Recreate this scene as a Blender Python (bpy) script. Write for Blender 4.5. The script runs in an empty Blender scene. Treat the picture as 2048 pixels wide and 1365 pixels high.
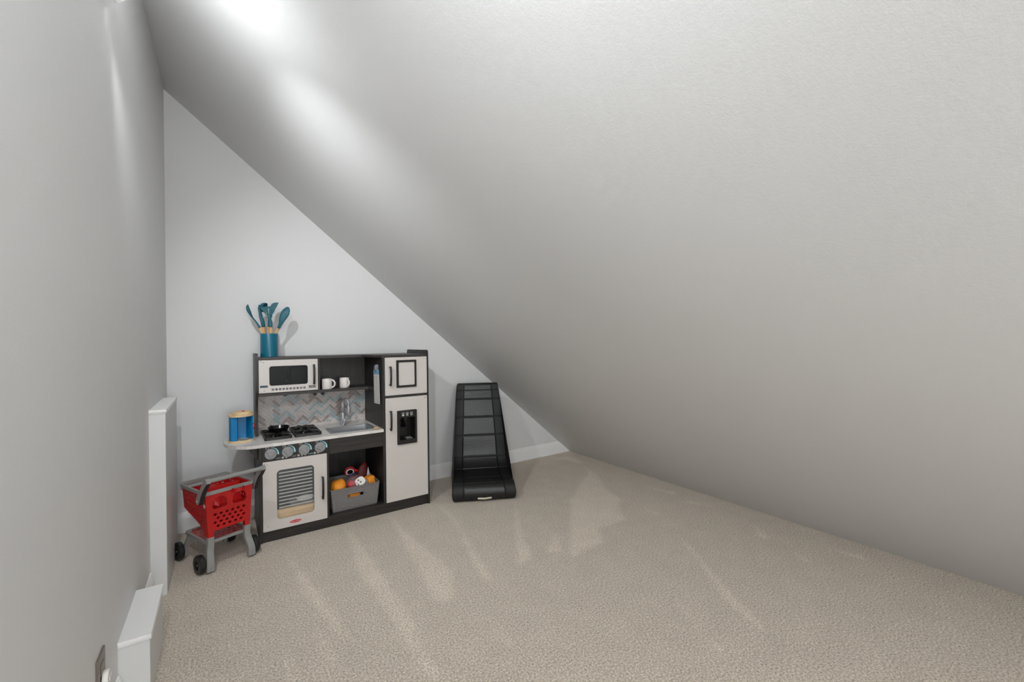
import bpy, bmesh, math, random
import numpy as np
from mathutils import Vector, Matrix
from mathutils.geometry import tessellate_polygon

R = math.radians
random.seed(7)
scene = bpy.context.scene
col = scene.collection

# ------------------------------------------------------------------ camera, world, exposure
F_PX = 840.0
cd = bpy.data.cameras.new('camera')
cd.sensor_fit = 'HORIZONTAL'
cd.sensor_width = 36.0
cd.lens = F_PX / 2048.0 * 36.0
cd.clip_start = 0.01
cam = bpy.data.objects.new('camera', cd)
col.objects.link(cam)
YAW, PITCH, ROLL = R(34.6), R(0.05), R(0.7)
Fw = Vector((math.sin(YAW) * math.cos(PITCH), math.cos(YAW) * math.cos(PITCH), math.sin(PITCH)))
R0 = Vector((math.cos(YAW), -math.sin(YAW), 0))
U0 = R0.cross(Fw)
Rv = R0 * math.cos(ROLL) - U0 * math.sin(ROLL)
Uv = R0 * math.sin(ROLL) + U0 * math.cos(ROLL)
Mc = Matrix((Rv, Uv, -Fw)).transposed().to_4x4()
Mc.translation = (0, 0, 1.143)
cam.matrix_world = Mc
scene.camera = cam

world = bpy.data.worlds.new('world')
scene.world = world
world.use_nodes = True
world.node_tree.nodes['Background'].inputs['Color'].default_value = (0.8, 0.85, 0.9, 1)
world.node_tree.nodes['Background'].inputs['Strength'].default_value = 1.0

vs = scene.view_settings
vs.view_transform = 'Standard'
vs.look = 'None'
vs.gamma = 1.0
vs.use_curve_mapping = False
vs.exposure = 1.3
scene.cycles.diffuse_bounces = 6
scene.cycles.max_bounces = 8
scene.cycles.adaptive_threshold = 0.015

# added fill light, set in a made-up window in the unseen end wall
WIN = (-0.10, 1.05, 0.45, 1.45)             # x0, x1, z0, z1 of the opening
al = bpy.data.lights.new('fill_light', 'AREA')
al.shape = 'RECTANGLE'
al.size, al.size_y = WIN[1] - WIN[0], WIN[3] - WIN[2]
al.energy = 15.0
al.color = (0.97, 0.985, 1.0)
alo = bpy.data.objects.new('fill_light', al)
alo.location = ((WIN[0] + WIN[1]) / 2, -2.06, (WIN[2] + WIN[3]) / 2)
alo.rotation_euler = (R(90), 0, 0)
col.objects.link(alo)

SPILL_W = (3.7, 19.0, 19.0)            # raised on the two unseen lamps as added fill for wall and slope
LAMP_W, LAMP_COL = 19.0, (0.95, 0.977, 1.0)
LAMP_CONE = 105.0
AIM = (0.575, 0.565, -0.59)
SPILL_AIM = (0.78, 0.32, 0.42)
BULBS = [(-0.236, 1.68), (-0.236, 0.23), (-0.236, -1.2)]     # wall spotlights along the tall wall (x, y)
LAMP_Z = 2.172

# ------------------------------------------------------------------ room numbers
XL, YB, YF = -0.277, 3.263, -1.95          # left wall, back wall, wall behind the camera
ZT = 2.69                                   # height of slope at left wall / back wall corner
P_A = Vector((XL, YB, ZT)); P_B = Vector((2.953, YB, 0)); P_C = Vector((2.876, 0.249, 0))
N_S = (P_B - P_A).cross(P_C - P_A).normalized()
if N_S.z > 0: N_S = -N_S                    # points into the room (down)
D_S = N_S.dot(P_A)
def slope_z(x, y): return (D_S - N_S.x * x - N_S.y * y) / N_S.z
def slope_x(y, z=0.0): return (D_S - N_S.y * y - N_S.z * z) / N_S.x

# ------------------------------------------------------------------ material helpers
def srgb(r, g, b):
    def f(v):
        v /= 255.0
        return v / 12.92 if v <= 0.04045 else ((v + 0.055) / 1.055) ** 2.4
    return (f(r), f(g), f(b))

MATS = {}
def new_mat(name):
    m = bpy.data.materials.new(name)
    m.use_nodes = True
    nt = m.node_tree
    return m, nt, nt.nodes['Principled BSDF']

def N(nt, t, **kw):
    n = nt.nodes.new(t)
    for k, v in kw.items():
        if k in n.inputs: n.inputs[k].default_value = v
        else: setattr(n, k, v)
    return n

def coords(nt, scale=(1, 1, 1), kind='Object'):
    tc = N(nt, 'ShaderNodeTexCoord')
    mp = N(nt, 'ShaderNodeMapping')
    mp.inputs['Scale'].default_value = scale
    nt.links.new(tc.outputs[kind], mp.inputs['Vector'])
    return mp.outputs['Vector']

def plain(name, c, rough=0.5, metal=0.0, noise=0.06, nscale=30, bump=0.0, bscale=200, bdist=0.001, coat=0.0, spec=0.5, trans=0.0, alpha=1.0):
    """one colour with slight mottling and optional fine relief"""
    m, nt, b = new_mat(name)
    v = coords(nt)
    n = N(nt, 'ShaderNodeTexNoise', Scale=nscale, Detail=3.0)
    nt.links.new(v, n.inputs['Vector'])
    mx = N(nt, 'ShaderNodeMix', data_type='RGBA')
    mx.inputs[6].default_value = (*[x * (1 - noise) for x in c], 1)
    mx.inputs[7].default_value = (*[min(1, x * (1 + noise)) for x in c], 1)
    nt.links.new(n.outputs['Fac'], mx.inputs[0])
    nt.links.new(mx.outputs[2], b.inputs['Base Color'])
    b.inputs['Roughness'].default_value = rough
    b.inputs['Metallic'].default_value = metal
    b.inputs['Coat Weight'].default_value = coat
    b.inputs['Specular IOR Level'].default_value = spec
    b.inputs['Transmission Weight'].default_value = trans
    b.inputs['Alpha'].default_value = alpha
    if bump:
        bn = N(nt, 'ShaderNodeTexNoise', Scale=bscale, Detail=2.0)
        nt.links.new(v, bn.inputs['Vector'])
        bp = N(nt, 'ShaderNodeBump', Strength=bump, Distance=bdist)
        nt.links.new(bn.outputs['Fac'], bp.inputs['Height'])
        nt.links.new(bp.outputs['Normal'], b.inputs['Normal'])
    MATS[name] = m
    return m

def wood(name, dark, light, scale, rough=0.45, spec=0.5):
    """streaked grain; scale small along the grain, large across it"""
    m, nt, b = new_mat(name)
    v = coords(nt, scale)
    n = N(nt, 'ShaderNodeTexNoise', Scale=1.0, Detail=5.0, Roughness=0.6, Distortion=0.4)
    nt.links.new(v, n.inputs['Vector'])
    cr = N(nt, 'ShaderNodeValToRGB')
    cr.color_ramp.elements[0].position = 0.35; cr.color_ramp.elements[0].color = (*dark, 1)
    cr.color_ramp.elements[1].position = 0.68; cr.color_ramp.elements[1].color = (*light, 1)
    nt.links.new(n.outputs['Fac'], cr.inputs['Fac'])
    nt.links.new(cr.outputs['Color'], b.inputs['Base Color'])
    b.inputs['Roughness'].default_value = rough
    b.inputs['Specular IOR Level'].default_value = spec
    bp = N(nt, 'ShaderNodeBump', Strength=0.15, Distance=0.0005)
    nt.links.new(n.outputs['Fac'], bp.inputs['Height'])
    nt.links.new(bp.outputs['Normal'], b.inputs['Normal'])
    MATS[name] = m
    return m

def marble(name, base, vein, scale=6, rough=0.3, contrast=0.5):
    m, nt, b = new_mat(name)
    v = coords(nt, (1, 2.2, 2.2))
    n = N(nt, 'ShaderNodeTexNoise', Scale=scale, Detail=8.0, Roughness=0.65, Distortion=1.4)
    nt.links.new(v, n.inputs['Vector'])
    cr = N(nt, 'ShaderNodeValToRGB')
    cr.color_ramp.elements[0].position = 0.42; cr.color_ramp.elements[0].color = (*vein, 1)
    cr.color_ramp.elements[1].position = 0.42 + 0.2 * contrast; cr.color_ramp.elements[1].color = (*base, 1)
    nt.links.new(n.outputs['Fac'], cr.inputs['Fac'])
    nt.links.new(cr.outputs['Color'], b.inputs['Base Color'])
    b.inputs['Roughness'].default_value = rough
    MATS[name] = m
    return m

def wall_paint(name, c, bump=0.25, rough=0.55, bscale=260, spec=0.35):
    """roller-stippled eggshell paint"""
    m, nt, b = new_mat(name)
    v = coords(nt)
    n = N(nt, 'ShaderNodeTexNoise', Scale=1.3, Detail=2.0)
    nt.links.new(v, n.inputs['Vector'])
    mx = N(nt, 'ShaderNodeMix', data_type='RGBA')
    mx.inputs[6].default_value = (*[x * 0.985 for x in c], 1)
    mx.inputs[7].default_value = (*[x * 1.015 for x in c], 1)
    nt.links.new(n.outputs['Fac'], mx.inputs[0])
    nt.links.new(mx.outputs[2], b.inputs['Base Color'])
    b.inputs['Roughness'].default_value = rough
    b.inputs['Specular IOR Level'].default_value = spec
    n1 = N(nt, 'ShaderNodeTexNoise', Scale=bscale, Detail=3.0, Roughness=0.6)
    n2 = N(nt, 'ShaderNodeTexNoise', Scale=bscale * 0.45, Detail=2.0)
    for q in (n1, n2): nt.links.new(v, q.inputs['Vector'])
    ad = N(nt, 'ShaderNodeMath', operation='ADD')
    nt.links.new(n1.outputs['Fac'], ad.inputs[0]); nt.links.new(n2.outputs['Fac'], ad.inputs[1])
    bp = N(nt, 'ShaderNodeBump', Strength=bump, Distance=0.0012)
    nt.links.new(ad.outputs[0], bp.inputs['Height'])
    nt.links.new(bp.outputs['Normal'], b.inputs['Normal'])
    MATS[name] = m
    return m

def emissive(name, c, strength):
    m, nt, b = new_mat(name)
    b.inputs['Base Color'].default_value = (0.9, 0.9, 0.88, 1)
    b.inputs['Emission Color'].default_value = (*c, 1)
    b.inputs['Emission Strength'].default_value = strength
    MATS[name] = m
    return m

def carpet(name):
    m, nt, b = new_mat(name)
    v = coords(nt)
    n1 = N(nt, 'ShaderNodeTexNoise', Scale=135.0, Detail=5.0, Roughness=0.85)
    n2 = N(nt, 'ShaderNodeTexVoronoi', Scale=260.0)
    n3 = N(nt, 'ShaderNodeTexNoise', Scale=9.0, Detail=4.0)
    for q in (n1, n2, n3): nt.links.new(v, q.inputs['Vector'])
    cr = N(nt, 'ShaderNodeValToRGB')
    cr.color_ramp.elements[0].position = 0.37; cr.color_ramp.elements[0].color = (*srgb(146, 132, 115), 1)
    cr.color_ramp.elements[1].position = 0.62; cr.color_ramp.elements[1].color = (*srgb(249, 238, 222), 1)
    nt.links.new(n1.outputs['Fac'], cr.inputs['Fac'])
    at = N(nt, 'ShaderNodeAttribute', attribute_name='pile')        # which way the pile was brushed
    mm = N(nt, 'ShaderNodeMapRange')
    mm.inputs['From Min'].default_value = 0.0; mm.inputs['From Max'].default_value = 1.0
    mm.inputs['To Min'].default_value = 0.93; mm.inputs['To Max'].default_value = 1.10
    nt.links.new(at.outputs['Fac'], mm.inputs['Value'])
    m3 = N(nt, 'ShaderNodeMapRange')
    m3.inputs['From Min'].default_value = 0.3; m3.inputs['From Max'].default_value = 0.7
    m3.inputs['To Min'].default_value = 0.96; m3.inputs['To Max'].default_value = 1.04
    nt.links.new(n3.outputs['Fac'], m3.inputs['Value'])
    mu = N(nt, 'ShaderNodeMath', operation='MULTIPLY')
    nt.links.new(mm.outputs[0], mu.inputs[0]); nt.links.new(m3.outputs[0], mu.inputs[1])
    vm = N(nt, 'ShaderNodeVectorMath', operation='SCALE')
    nt.links.new(cr.outputs['Color'], vm.inputs[0]); nt.links.new(mu.outputs[0], vm.inputs['Scale'])
    nt.links.new(vm.outputs[0], b.inputs['Base Color'])
    b.inputs['Roughness'].default_value = 1.0
    b.inputs['Specular IOR Level'].default_value = 0.05
    b.inputs['Sheen Weight'].default_value = 0.15
    ad = N(nt, 'ShaderNodeMath', operation='SUBTRACT')
    nt.links.new(n1.outputs['Fac'], ad.inputs[0]); nt.links.new(n2.outputs['Distance'], ad.inputs[1])
    bp = N(nt, 'ShaderNodeBump', Strength=0.6, Distance=0.003)
    nt.links.new(ad.outputs[0], bp.inputs['Height'])
    nt.links.new(bp.outputs['Normal'], b.inputs['Normal'])
    MATS[name] = m
    return m

def leather(name, c, rough, wrinkle):
    m, nt, b = new_mat(name)
    v = coords(nt)
    v2 = coords(nt, (9, 22, 22))
    n1 = N(nt, 'ShaderNodeTexNoise', Scale=600.0, Detail=2.0)
    n2 = N(nt, 'ShaderNodeTexNoise', Scale=1.0, Detail=4.0, Distortion=1.5)
    nt.links.new(v, n1.inputs['Vector']); nt.links.new(v2, n2.inputs['Vector'])
    b1 = N(nt, 'ShaderNodeBump', Strength=0.12, Distance=0.0006)
    b2 = N(nt, 'ShaderNodeBump', Strength=wrinkle, Distance=0.006)
    nt.links.new(n1.outputs['Fac'], b1.inputs['Height'])
    nt.links.new(n2.outputs['Fac'], b2.inputs['Height'])
    nt.links.new(b1.outputs['Normal'], b2.inputs['Normal'])
    nt.links.new(b2.outputs['Normal'], b.inputs['Normal'])
    b.inputs['Base Color'].default_value = (*c, 1)
    b.inputs['Roughness'].default_value = rough
    MATS[name] = m
    return m

def pane(name, tint, opacity, rough=0.08, spec=0.5):
    """clear or smoked plastic sheet: partly see-through, partly glossy"""
    m, nt, b = new_mat(name)
    b.inputs['Base Color'].default_value = (*tint, 1)
    b.inputs['Roughness'].default_value = rough
    b.inputs['Specular IOR Level'].default_value = spec
    tr = N(nt, 'ShaderNodeBsdfTransparent')
    mx = N(nt, 'ShaderNodeMixShader')
    mx.inputs[0].default_value = opacity
    nt.links.new(tr.outputs[0], mx.inputs[1]); nt.links.new(b.outputs[0], mx.inputs[2])
    nt.links.new(mx.outputs[0], nt.nodes['Material Output'].inputs['Surface'])
    MATS[name] = m
    return m

WALL_C = (0.705, 0.707, 0.705)  # wall colour lifted above the slope's to stand in for missing light
wall_paint('wall', WALL_C, bump=0.18)
wall_paint('slope', (0.63, 0.632, 0.63), bump=0.24, bscale=240, rough=0.5)
wall_paint('trim', (0.86, 0.855, 0.845), bump=0.03, rough=0.35, spec=0.5)
wall_paint('box', (0.66, 0.665, 0.66), bump=0.05, rough=0.4, spec=0.45)
carpet('carpet')
CH_D, CH_L = srgb(27, 24, 23), srgb(50, 45, 42)
wood('wood_x', CH_D, CH_L, (3, 60, 60))
wood('wood_z', CH_D, CH_L, (60, 60, 3))
wood('wood_edge', srgb(44, 40, 38), srgb(58, 54, 50), (6, 40, 40))
plain('door', srgb(203, 197, 192), 0.35, noise=0.012, nscale=5)
marble('counter', srgb(222, 218, 213), srgb(206, 201, 197), 5, 0.25)
plain('black', srgb(23, 22, 21), 0.4, noise=0.05)
plain('black_gloss', srgb(16, 16, 17), 0.22, noise=0.05)
plain('panel_black', srgb(30, 27, 26), 0.4, noise=0.1)
plain('grey_plastic', srgb(140, 141, 142), 0.38, noise=0.03)
plain('silver', srgb(165, 166, 168), 0.3, metal=0.35, noise=0.02)
plain('sink', srgb(140, 141, 143), 0.32, metal=0.3, noise=0.03)
plain('chrome_bolt', srgb(215, 212, 208), 0.2, metal=0.6, noise=0.02)
plain('white_print', srgb(226, 226, 222), 0.5, noise=0.02)
plain('grey_print', srgb(176, 174, 170), 0.5, noise=0.02)
plain('teal_print', srgb(150, 214, 220), 0.5, noise=0.02)
plain('blue_print', srgb(60, 110, 165), 0.5, noise=0.02)
plain('logo_red', srgb(190, 22, 24), 0.45, noise=0.03)
marble('tile_marble', srgb(206, 199, 195), srgb(186, 179, 175), 30, 0.28, 0.8)
plain('tile_taupe', srgb(158, 145, 140), 0.28, noise=0.3, nscale=40)
plain('tile_blue', srgb(160, 174, 178), 0.28, noise=0.25, nscale=40)
plain('grout', srgb(228, 225, 222), 0.6)
pane('smoked', srgb(30, 30, 31), 0.55, 0.25, 0.12)
pane('clear_pane', srgb(210, 214, 214), 0.08, 0.1, 0.3)
wood('pine', srgb(206, 176, 134), srgb(228, 204, 164), (8, 60, 60), 0.5)
wood('beech', srgb(196, 150, 98), srgb(222, 182, 132), (50, 50, 6), 0.5)
wood('board_wood', srgb(196, 160, 112), srgb(224, 192, 146), (5, 60, 60), 0.5)
plain('toy_blue', srgb(0, 120, 178), 0.4, noise=0.04)
plain('toy_red', srgb(200, 34, 40), 0.4)
plain('teal', srgb(18, 92, 106), 0.5, noise=0.05)
plain('crock', srgb(0, 100, 124), 0.34, noise=0.04)
plain('mug_white', srgb(222, 216, 211), 0.4, noise=0.015)
plain('cart_red', srgb(182, 16, 18), 0.36, noise=0.05)
plain('cart_grey', srgb(140, 140, 137), 0.42, noise=0.03)
plain('tyre', srgb(24, 23, 23), 0.34, noise=0.05)
plain('bullseye_white', srgb(232, 210, 206), 0.45)
leather('leather', srgb(13, 13, 13), 0.62, 0.08)
leather('leather_pad', srgb(22, 22, 22), 0.40, 0.34)
plain('strap', srgb(206, 196, 172), 0.7)
plain('basket_grey', srgb(122, 119, 117), 0.42, noise=0.06)
plain('orange', srgb(238, 146, 30), 0.6, noise=0.08)
plain('card_white', srgb(226, 222, 216), 0.5, noise=0.02)
plain('card_blue', srgb(120, 172, 206), 0.5, noise=0.05)
plain('ink', srgb(92, 86, 84), 0.6)
plain('clip_grey', srgb(150, 154, 160), 0.25, noise=0.05)
pane('film', srgb(200, 150, 150), 0.32, 0.12)
plain('pink_red', srgb(206, 60, 70), 0.45)
plain('dark_red', srgb(96, 20, 22), 0.6, noise=0.2, nscale=120)
plain('navy', srgb(52, 54, 92), 0.5)
plain('nickel', srgb(132, 124, 116), 0.38, metal=0.5, noise=0.03)
plain('plug_white', srgb(232, 228, 222), 0.4)
plain('yellow_wood', srgb(226, 190, 120), 0.5)
plain('glyph_yellow', srgb(176, 160, 60), 0.5)
plain('box_black', srgb(30, 32, 33), 0.45)
emissive('bulb', (0.97, 0.985, 1.0), 8.0)

# ------------------------------------------------------------------ object helpers
def link(o): col.objects.link(o); return o

def thing(name, label, cat, loc=(0, 0, 0), rz=0.0, group=None):
    o = link(bpy.data.objects.new(name, None))
    o.empty_display_size = 0.05
    o.location = loc
    o.rotation_euler = (0, 0, rz)
    tag(o, label, cat, group)
    return o

def tag(o, label=None, cat=None, group=None, kind=None):
    if label: o['label'] = label
    if cat: o['category'] = cat
    if group: o['group'] = group
    if kind: o['kind'] = kind
    return o

def root_matrix(o):
    while o.parent: o = o.parent
    return Matrix.Translation(o.location) @ o.rotation_euler.to_matrix().to_4x4()

def obj(name, bm, mat, parent=None, smooth=False, local=False, at=None, label=None):
    """link a bmesh as one object; coordinates are world unless local"""
    if isinstance(bm, bpy.types.Mesh): me = bm
    else:
        bmesh.ops.recalc_face_normals(bm, faces=bm.faces[:])
        me = bpy.data.meshes.new(name); bm.to_mesh(me); bm.free()
    if parent is not None and not local:
        me.transform(root_matrix(parent).inverted())
    mats = mat if isinstance(mat, (list, tuple)) else [mat]
    if not len(me.materials):
        for q in mats: me.materials.append(MATS[q])
    if smooth is True:
        for p in me.polygons: p.use_smooth = True
    elif smooth:
        me.polygons.foreach_set('use_smooth', [True] * len(me.polygons))
        me.set_sharp_from_angle(angle=R(smooth))
    o = link(bpy.data.objects.new(name, me))
    if parent is not None: o.parent = parent
    elif at is not None:                        # top-level mesh: put its origin at its base
        me.transform(Matrix.Translation(Vector(at)).inverted()); o.location = at
    if label: o['label'] = label
    return o

def BM(): return bmesh.new()

def merge(dst, src, M=None):
    if M is not None: bmesh.ops.transform(src, matrix=M, verts=src.verts[:])
    me = bpy.data.meshes.new('tmp'); src.to_mesh(me); src.free()
    dst.from_mesh(me); bpy.data.meshes.remove(me)
    return dst

def box(bm, x0, x1, y0, y1, z0, z1, bev=0.0, seg=2, M=None):
    t = BM()
    bmesh.ops.create_cube(t, size=1.0)
    for v in t.verts:
        v.co = Vector(((x0 + x1) / 2 + v.co.x * (x1 - x0), (y0 + y1) / 2 + v.co.y * (y1 - y0), (z0 + z1) / 2 + v.co.z * (z1 - z0)))
    if bev: bmesh.ops.bevel(t, geom=t.edges[:], offset=bev, segments=seg, affect='EDGES', profile=0.5)
    return merge(bm, t, M)

def rrect(x0, x1, z0, z1, r, n=5):
    pts = []
    for cx, cz, a0 in ((x1 - r, z1 - r, 0), (x0 + r, z1 - r, 90), (x0 + r, z0 + r, 180), (x1 - r, z0 + r, 270)):
        for k in range(n + 1):
            a = R(a0 + 90 * k / n)
            pts.append((cx + r * math.cos(a), cz + r * math.sin(a)))
    return pts

def circ(cx, cz, rx, rz=None, n=14, a0=0):
    rz = rx if rz is None else rz
    return [(cx + rx * math.cos(a0 + 2 * math.pi * k / n), cz + rz * math.sin(a0 + 2 * math.pi * k / n)) for k in range(n)]

def slab(bm, loops, f, t0, t1):
    """polygon (first loop) with holes, extruded from t0 to t1; f(p, t) -> 3D"""
    flat = [p for l in loops for p in l]
    tris = tessellate_polygon([[Vector((p[0], p[1], 0)) for p in l] for l in loops])
    a = [bm.verts.new(f(p, t0)) for p in flat]
    b = [bm.verts.new(f(p, t1)) for p in flat]
    for t in tris:
        if len(set(t)) < 3: continue
        try:
            bm.faces.new([a[i] for i in t]); bm.faces.new([b[i] for i in reversed(t)])
        except ValueError: pass
    k = 0
    for l in loops:
        n = len(l)
        for i in range(n):
            j = (i + 1) % n
            try: bm.faces.new((a[k + i], a[k + j], b[k + j], b[k + i]))
            except ValueError: pass
        k += n
    return bm

XZ = lambda p, t: Vector((p[0], t, p[1]))
XY = lambda p, t: Vector((p[0], p[1], t))
YZ = lambda p, t: Vector((t, p[0], p[1]))

def lathe(bm, prof, M=None, n=32, cap=True):
    t = BM()
    rings = []
    for r, z in prof:
        if r < 1e-6: rings.append([t.verts.new((0, 0, z))])
        else: rings.append([t.verts.new((r * math.cos(2 * math.pi * k / n), r * math.sin(2 * math.pi * k / n), z)) for k in range(n)])
    for a, b in zip(rings, rings[1:]):
        for k in range(n):
            j = (k + 1) % n
            if len(a) == 1 and len(b) == 1: continue
            if len(a) == 1: t.faces.new((a[0], b[k], b[j]))
            elif len(b) == 1: t.faces.new((a[k], a[j], b[0]))
            else: t.faces.new((a[k], a[j], b[j], b[k]))
    if cap:
        for q in (rings[0], rings[-1]):
            if len(q) > 1: t.faces.new(q)
    return merge(bm, t, M)

def loft(bm, pts, w, th, axis, n=12, power=2.0, cap=True):
    """flattened tube along pts: half-widths w along axis, half-thickness th across it"""
    pts = [Vector(p) for p in pts]
    axis = Vector(axis).normalized()
    m = len(pts)
    w = w if isinstance(w, (list, tuple)) else [w] * m
    th = th if isinstance(th, (list, tuple)) else [th] * m
    rings = []
    for i, p in enumerate(pts):
        d = (pts[min(i + 1, m - 1)] - pts[max(i - 1, 0)]).normalized()
        a = (axis - d * axis.dot(d)).normalized()
        b = d.cross(a)
        ring = []
        for k in range(n):
            q = 2 * math.pi * k / n
            c, s = math.cos(q), math.sin(q)
            e = 2.0 / power
            ring.append(bm.verts.new(p + a * w[i] * math.copysign(abs(c) ** e, c) + b * th[i] * math.copysign(abs(s) ** e, s)))
        rings.append(ring)
    for a, b in zip(rings, rings[1:]):
        for k in range(n):
            j = (k + 1) % n
            bm.faces.new((a[k], a[j], b[j], b[k]))
    if cap:
        bm.faces.new(rings[0]); bm.faces.new(list(reversed(rings[-1])))
    return bm

def tube(bm, pts, r, n=10, cap=True):
    pts = [Vector(p) for p in pts]
    d = (pts[-1] - pts[0])
    ax = Vector((0, 0, 1)) if abs(d.normalized().z) < 0.8 else Vector((1, 0, 0))
    # an axis off the plane of the curve keeps the frame steady
    if len(pts) > 2:
        nn = Vector((0, 0, 0))
        for i in range(1, len(pts) - 1): nn += (pts[i] - pts[i - 1]).cross(pts[i + 1] - pts[i])
        if nn.length > 1e-9: ax = nn.normalized()
    return loft(bm, pts, r, r, ax, n, 2.0, cap)

def smooth_path(pts, n=6, closed=False):
    P = [Vector(p) for p in pts]
    out = []
    m = len(P)
    rng = range(m if closed else m - 1)
    for i in rng:
        p1, p2 = P[i], P[(i + 1) % m]
        p0 = P[(i - 1) % m] if closed or i > 0 else p1
        p3 = P[(i + 2) % m] if closed or i + 2 < m else p2
        for k in range(n):
            t = k / n
            out.append(0.5 * ((2 * p1) + (p2 - p0) * t + (2 * p0 - 5 * p1 + 4 * p2 - p3) * t * t + (3 * p1 - p0 - 3 * p2 + p3) * t ** 3))
    if not closed: out.append(P[-1])
    return out

def ellipsoid(bm, c, r, M=None, u=20, v=12):
    t = BM()
    bmesh.ops.create_uvsphere(t, u_segments=u, v_segments=v, radius=1.0)
    for q in t.verts: q.co = Vector((q.co.x * r[0], q.co.y * r[1], q.co.z * r[2]))
    T = Matrix.Translation(Vector(c))
    return merge(bm, t, T @ M if M is not None else T)

def text(bm, body, size, M, extrude=0.0003, align='CENTER', shear=0.0):
    cu = bpy.data.curves.new('t', 'FONT')
    cu.body = body; cu.size = size; cu.extrude = extrude; cu.align_x = align; cu.align_y = 'CENTER'; cu.shear = shear
    cu.resolution_u = 3
    o = bpy.data.objects.new('t', cu); col.objects.link(o)
    me = bpy.data.meshes.new_from_object(o)
    me.transform(M)
    bm.from_mesh(me)
    bpy.data.meshes.remove(me); bpy.data.objects.remove(o); bpy.data.curves.remove(cu)
    return bm

def face_front(x, y, z, rot=0.0):
    """frame on a surface that faces -Y: local x to the right, local y up"""
    return Matrix.Translation((x, y, z)) @ Matrix.Rotation(rot, 4, 'Y') @ Matrix.Rotation(R(90), 4, 'X')

# ================================================================== SETTING
def struct(name, bm, mat, label, cat, parent=None, smooth=False):
    o = obj(name, bm, mat, parent, smooth)
    if parent is None: tag(o, label, cat, kind='structure')
    return o

# floor: grid carrying the pile direction left by the vacuum cleaner
STREAKS = [[(0.622, 2.768), (0.641, 2.504), (0.636, 1.619), (0.57, 1.602), (0.555, 2.209)], [(0.901, 2.784), (0.903, 2.515), (0.935, 1.893), (0.829, 1.683), (0.764, 1.729), (0.825, 2.192)], [(1.245, 2.826), (1.24, 2.5), (1.134, 2.066), (1.062, 1.723), (1.017, 1.7), (1.067, 1.947), (1.196, 2.363)], [(0.275, 2.616), (0.314, 2.383), (0.364, 2.05), (0.393, 1.657), (0.379, 1.679), (0.304, 2.093)], [(0.291, 2.008), (0.313, 1.773), (0.325, 1.607), (0.307, 1.609)], [(1.727, 2.492), (1.466, 2.043), (1.332, 1.778), (1.236, 1.758), (1.435, 2.066)], [(2.061, 2.245), (2.309, 2.061), (2.099, 1.8), (1.866, 1.811), (1.773, 1.679), (1.501, 1.655), (1.84, 2.024)], [(1.623, 1.929), (1.5, 1.725), (1.437, 1.771)], [(0.895, 1.589), (0.891, 1.384), (0.892, 1.311), (0.87, 1.315), (0.885, 1.414)], [(0.587, 1.736), (0.608, 1.447), (0.599, 1.304), (0.579, 1.318), (0.564, 1.546)], [(0.18, 1.868), (0.205, 1.584), (0.17, 1.609)], [(2.408, 2.505), (2.631, 2.627), (2.425, 2.266), (2.341, 2.031), (2.228, 2.003), (2.123, 1.82), (1.923, 1.858), (1.73, 1.898), (2.045, 2.25)], [(2.607, 3.139), (2.819, 3.108), (2.777, 2.887), (2.712, 2.858), (2.712, 3.06)], [(2.221, 1.532), (2.154, 1.42), (1.876, 1.017), (1.741, 0.797), (1.715, 0.804), (1.803, 0.993), (2.011, 1.249)], [(2.358, 1.848), (2.346, 1.717), (2.305, 1.714)], [(2.675, 1.286), (2.562, 1.148), (2.515, 1.182)], [(2.697, 2.095), (2.778, 1.897), (2.732, 1.88)], [(2.698, 1.748), (2.754, 1.556), (2.664, 1.726)], [(1.668, 1.217), (1.604, 1.078), (1.515, 0.89), (1.509, 0.84), (1.479, 0.83), (1.603, 1.093)], [(2.686, 0.959), (2.737, 0.764), (2.692, 0.765)], [(2.46, 1.329), (2.381, 1.229), (2.391, 1.273)], [(2.514, 0.992), (2.436, 0.9), (2.443, 0.956)], [(2.707, 2.816), (2.604, 2.526), (2.463, 2.317), (2.459, 2.368)]]

def build_floor():
    xs = np.arange(XL - 0.02, 3.0, 0.014)
    ys = np.concatenate([np.arange(YF - 0.02, 0.4, 0.1), np.arange(0.4, YB + 0.02, 0.014)])
    X, Y = np.meshgrid(xs, ys)
    rng = np.random.default_rng(3)
    val = np.zeros_like(X)
    K = 10
    for k in range(K):
        jx = X + rng.normal(0, 0.012, X.shape); jy = Y + rng.normal(0, 0.012, X.shape)
        hit = np.zeros(X.shape, bool)
        for P in STREAKS:
            ins = np.zeros(X.shape, bool)
            n = len(P)
            for i in range(n):
                (x1, y1), (x2, y2) = P[i], P[(i + 1) % n]
                if y1 == y2: continue
                cnd = ((y1 > jy) != (y2 > jy)) & (jx < (x2 - x1) * (jy - y1) / (y2 - y1) + x1)
                ins ^= cnd
            hit |= ins
        val += hit
    val /= K
    ny, nx = X.shape
    verts = np.stack([X.ravel(), Y.ravel(), np.zeros(X.size)], 1)
    i = np.arange(nx - 1)[None, :] + nx * np.arange(ny - 1)[:, None]
    faces = np.stack([i, i + 1, i + nx + 1, i + nx], -1).reshape(-1, 4)
    me = bpy.data.meshes.new('floor')
    me.from_pydata(verts.tolist(), [], faces.tolist())
    a = me.attributes.new('pile', 'FLOAT', 'POINT')
    a.data.foreach_set('value', val.ravel().astype(np.float32))
    o = obj('floor', me, 'carpet')
    tag(o, 'beige cut pile carpet with lighter vacuum marks across the attic floor', 'floor', kind='structure')
build_floor()

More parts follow.
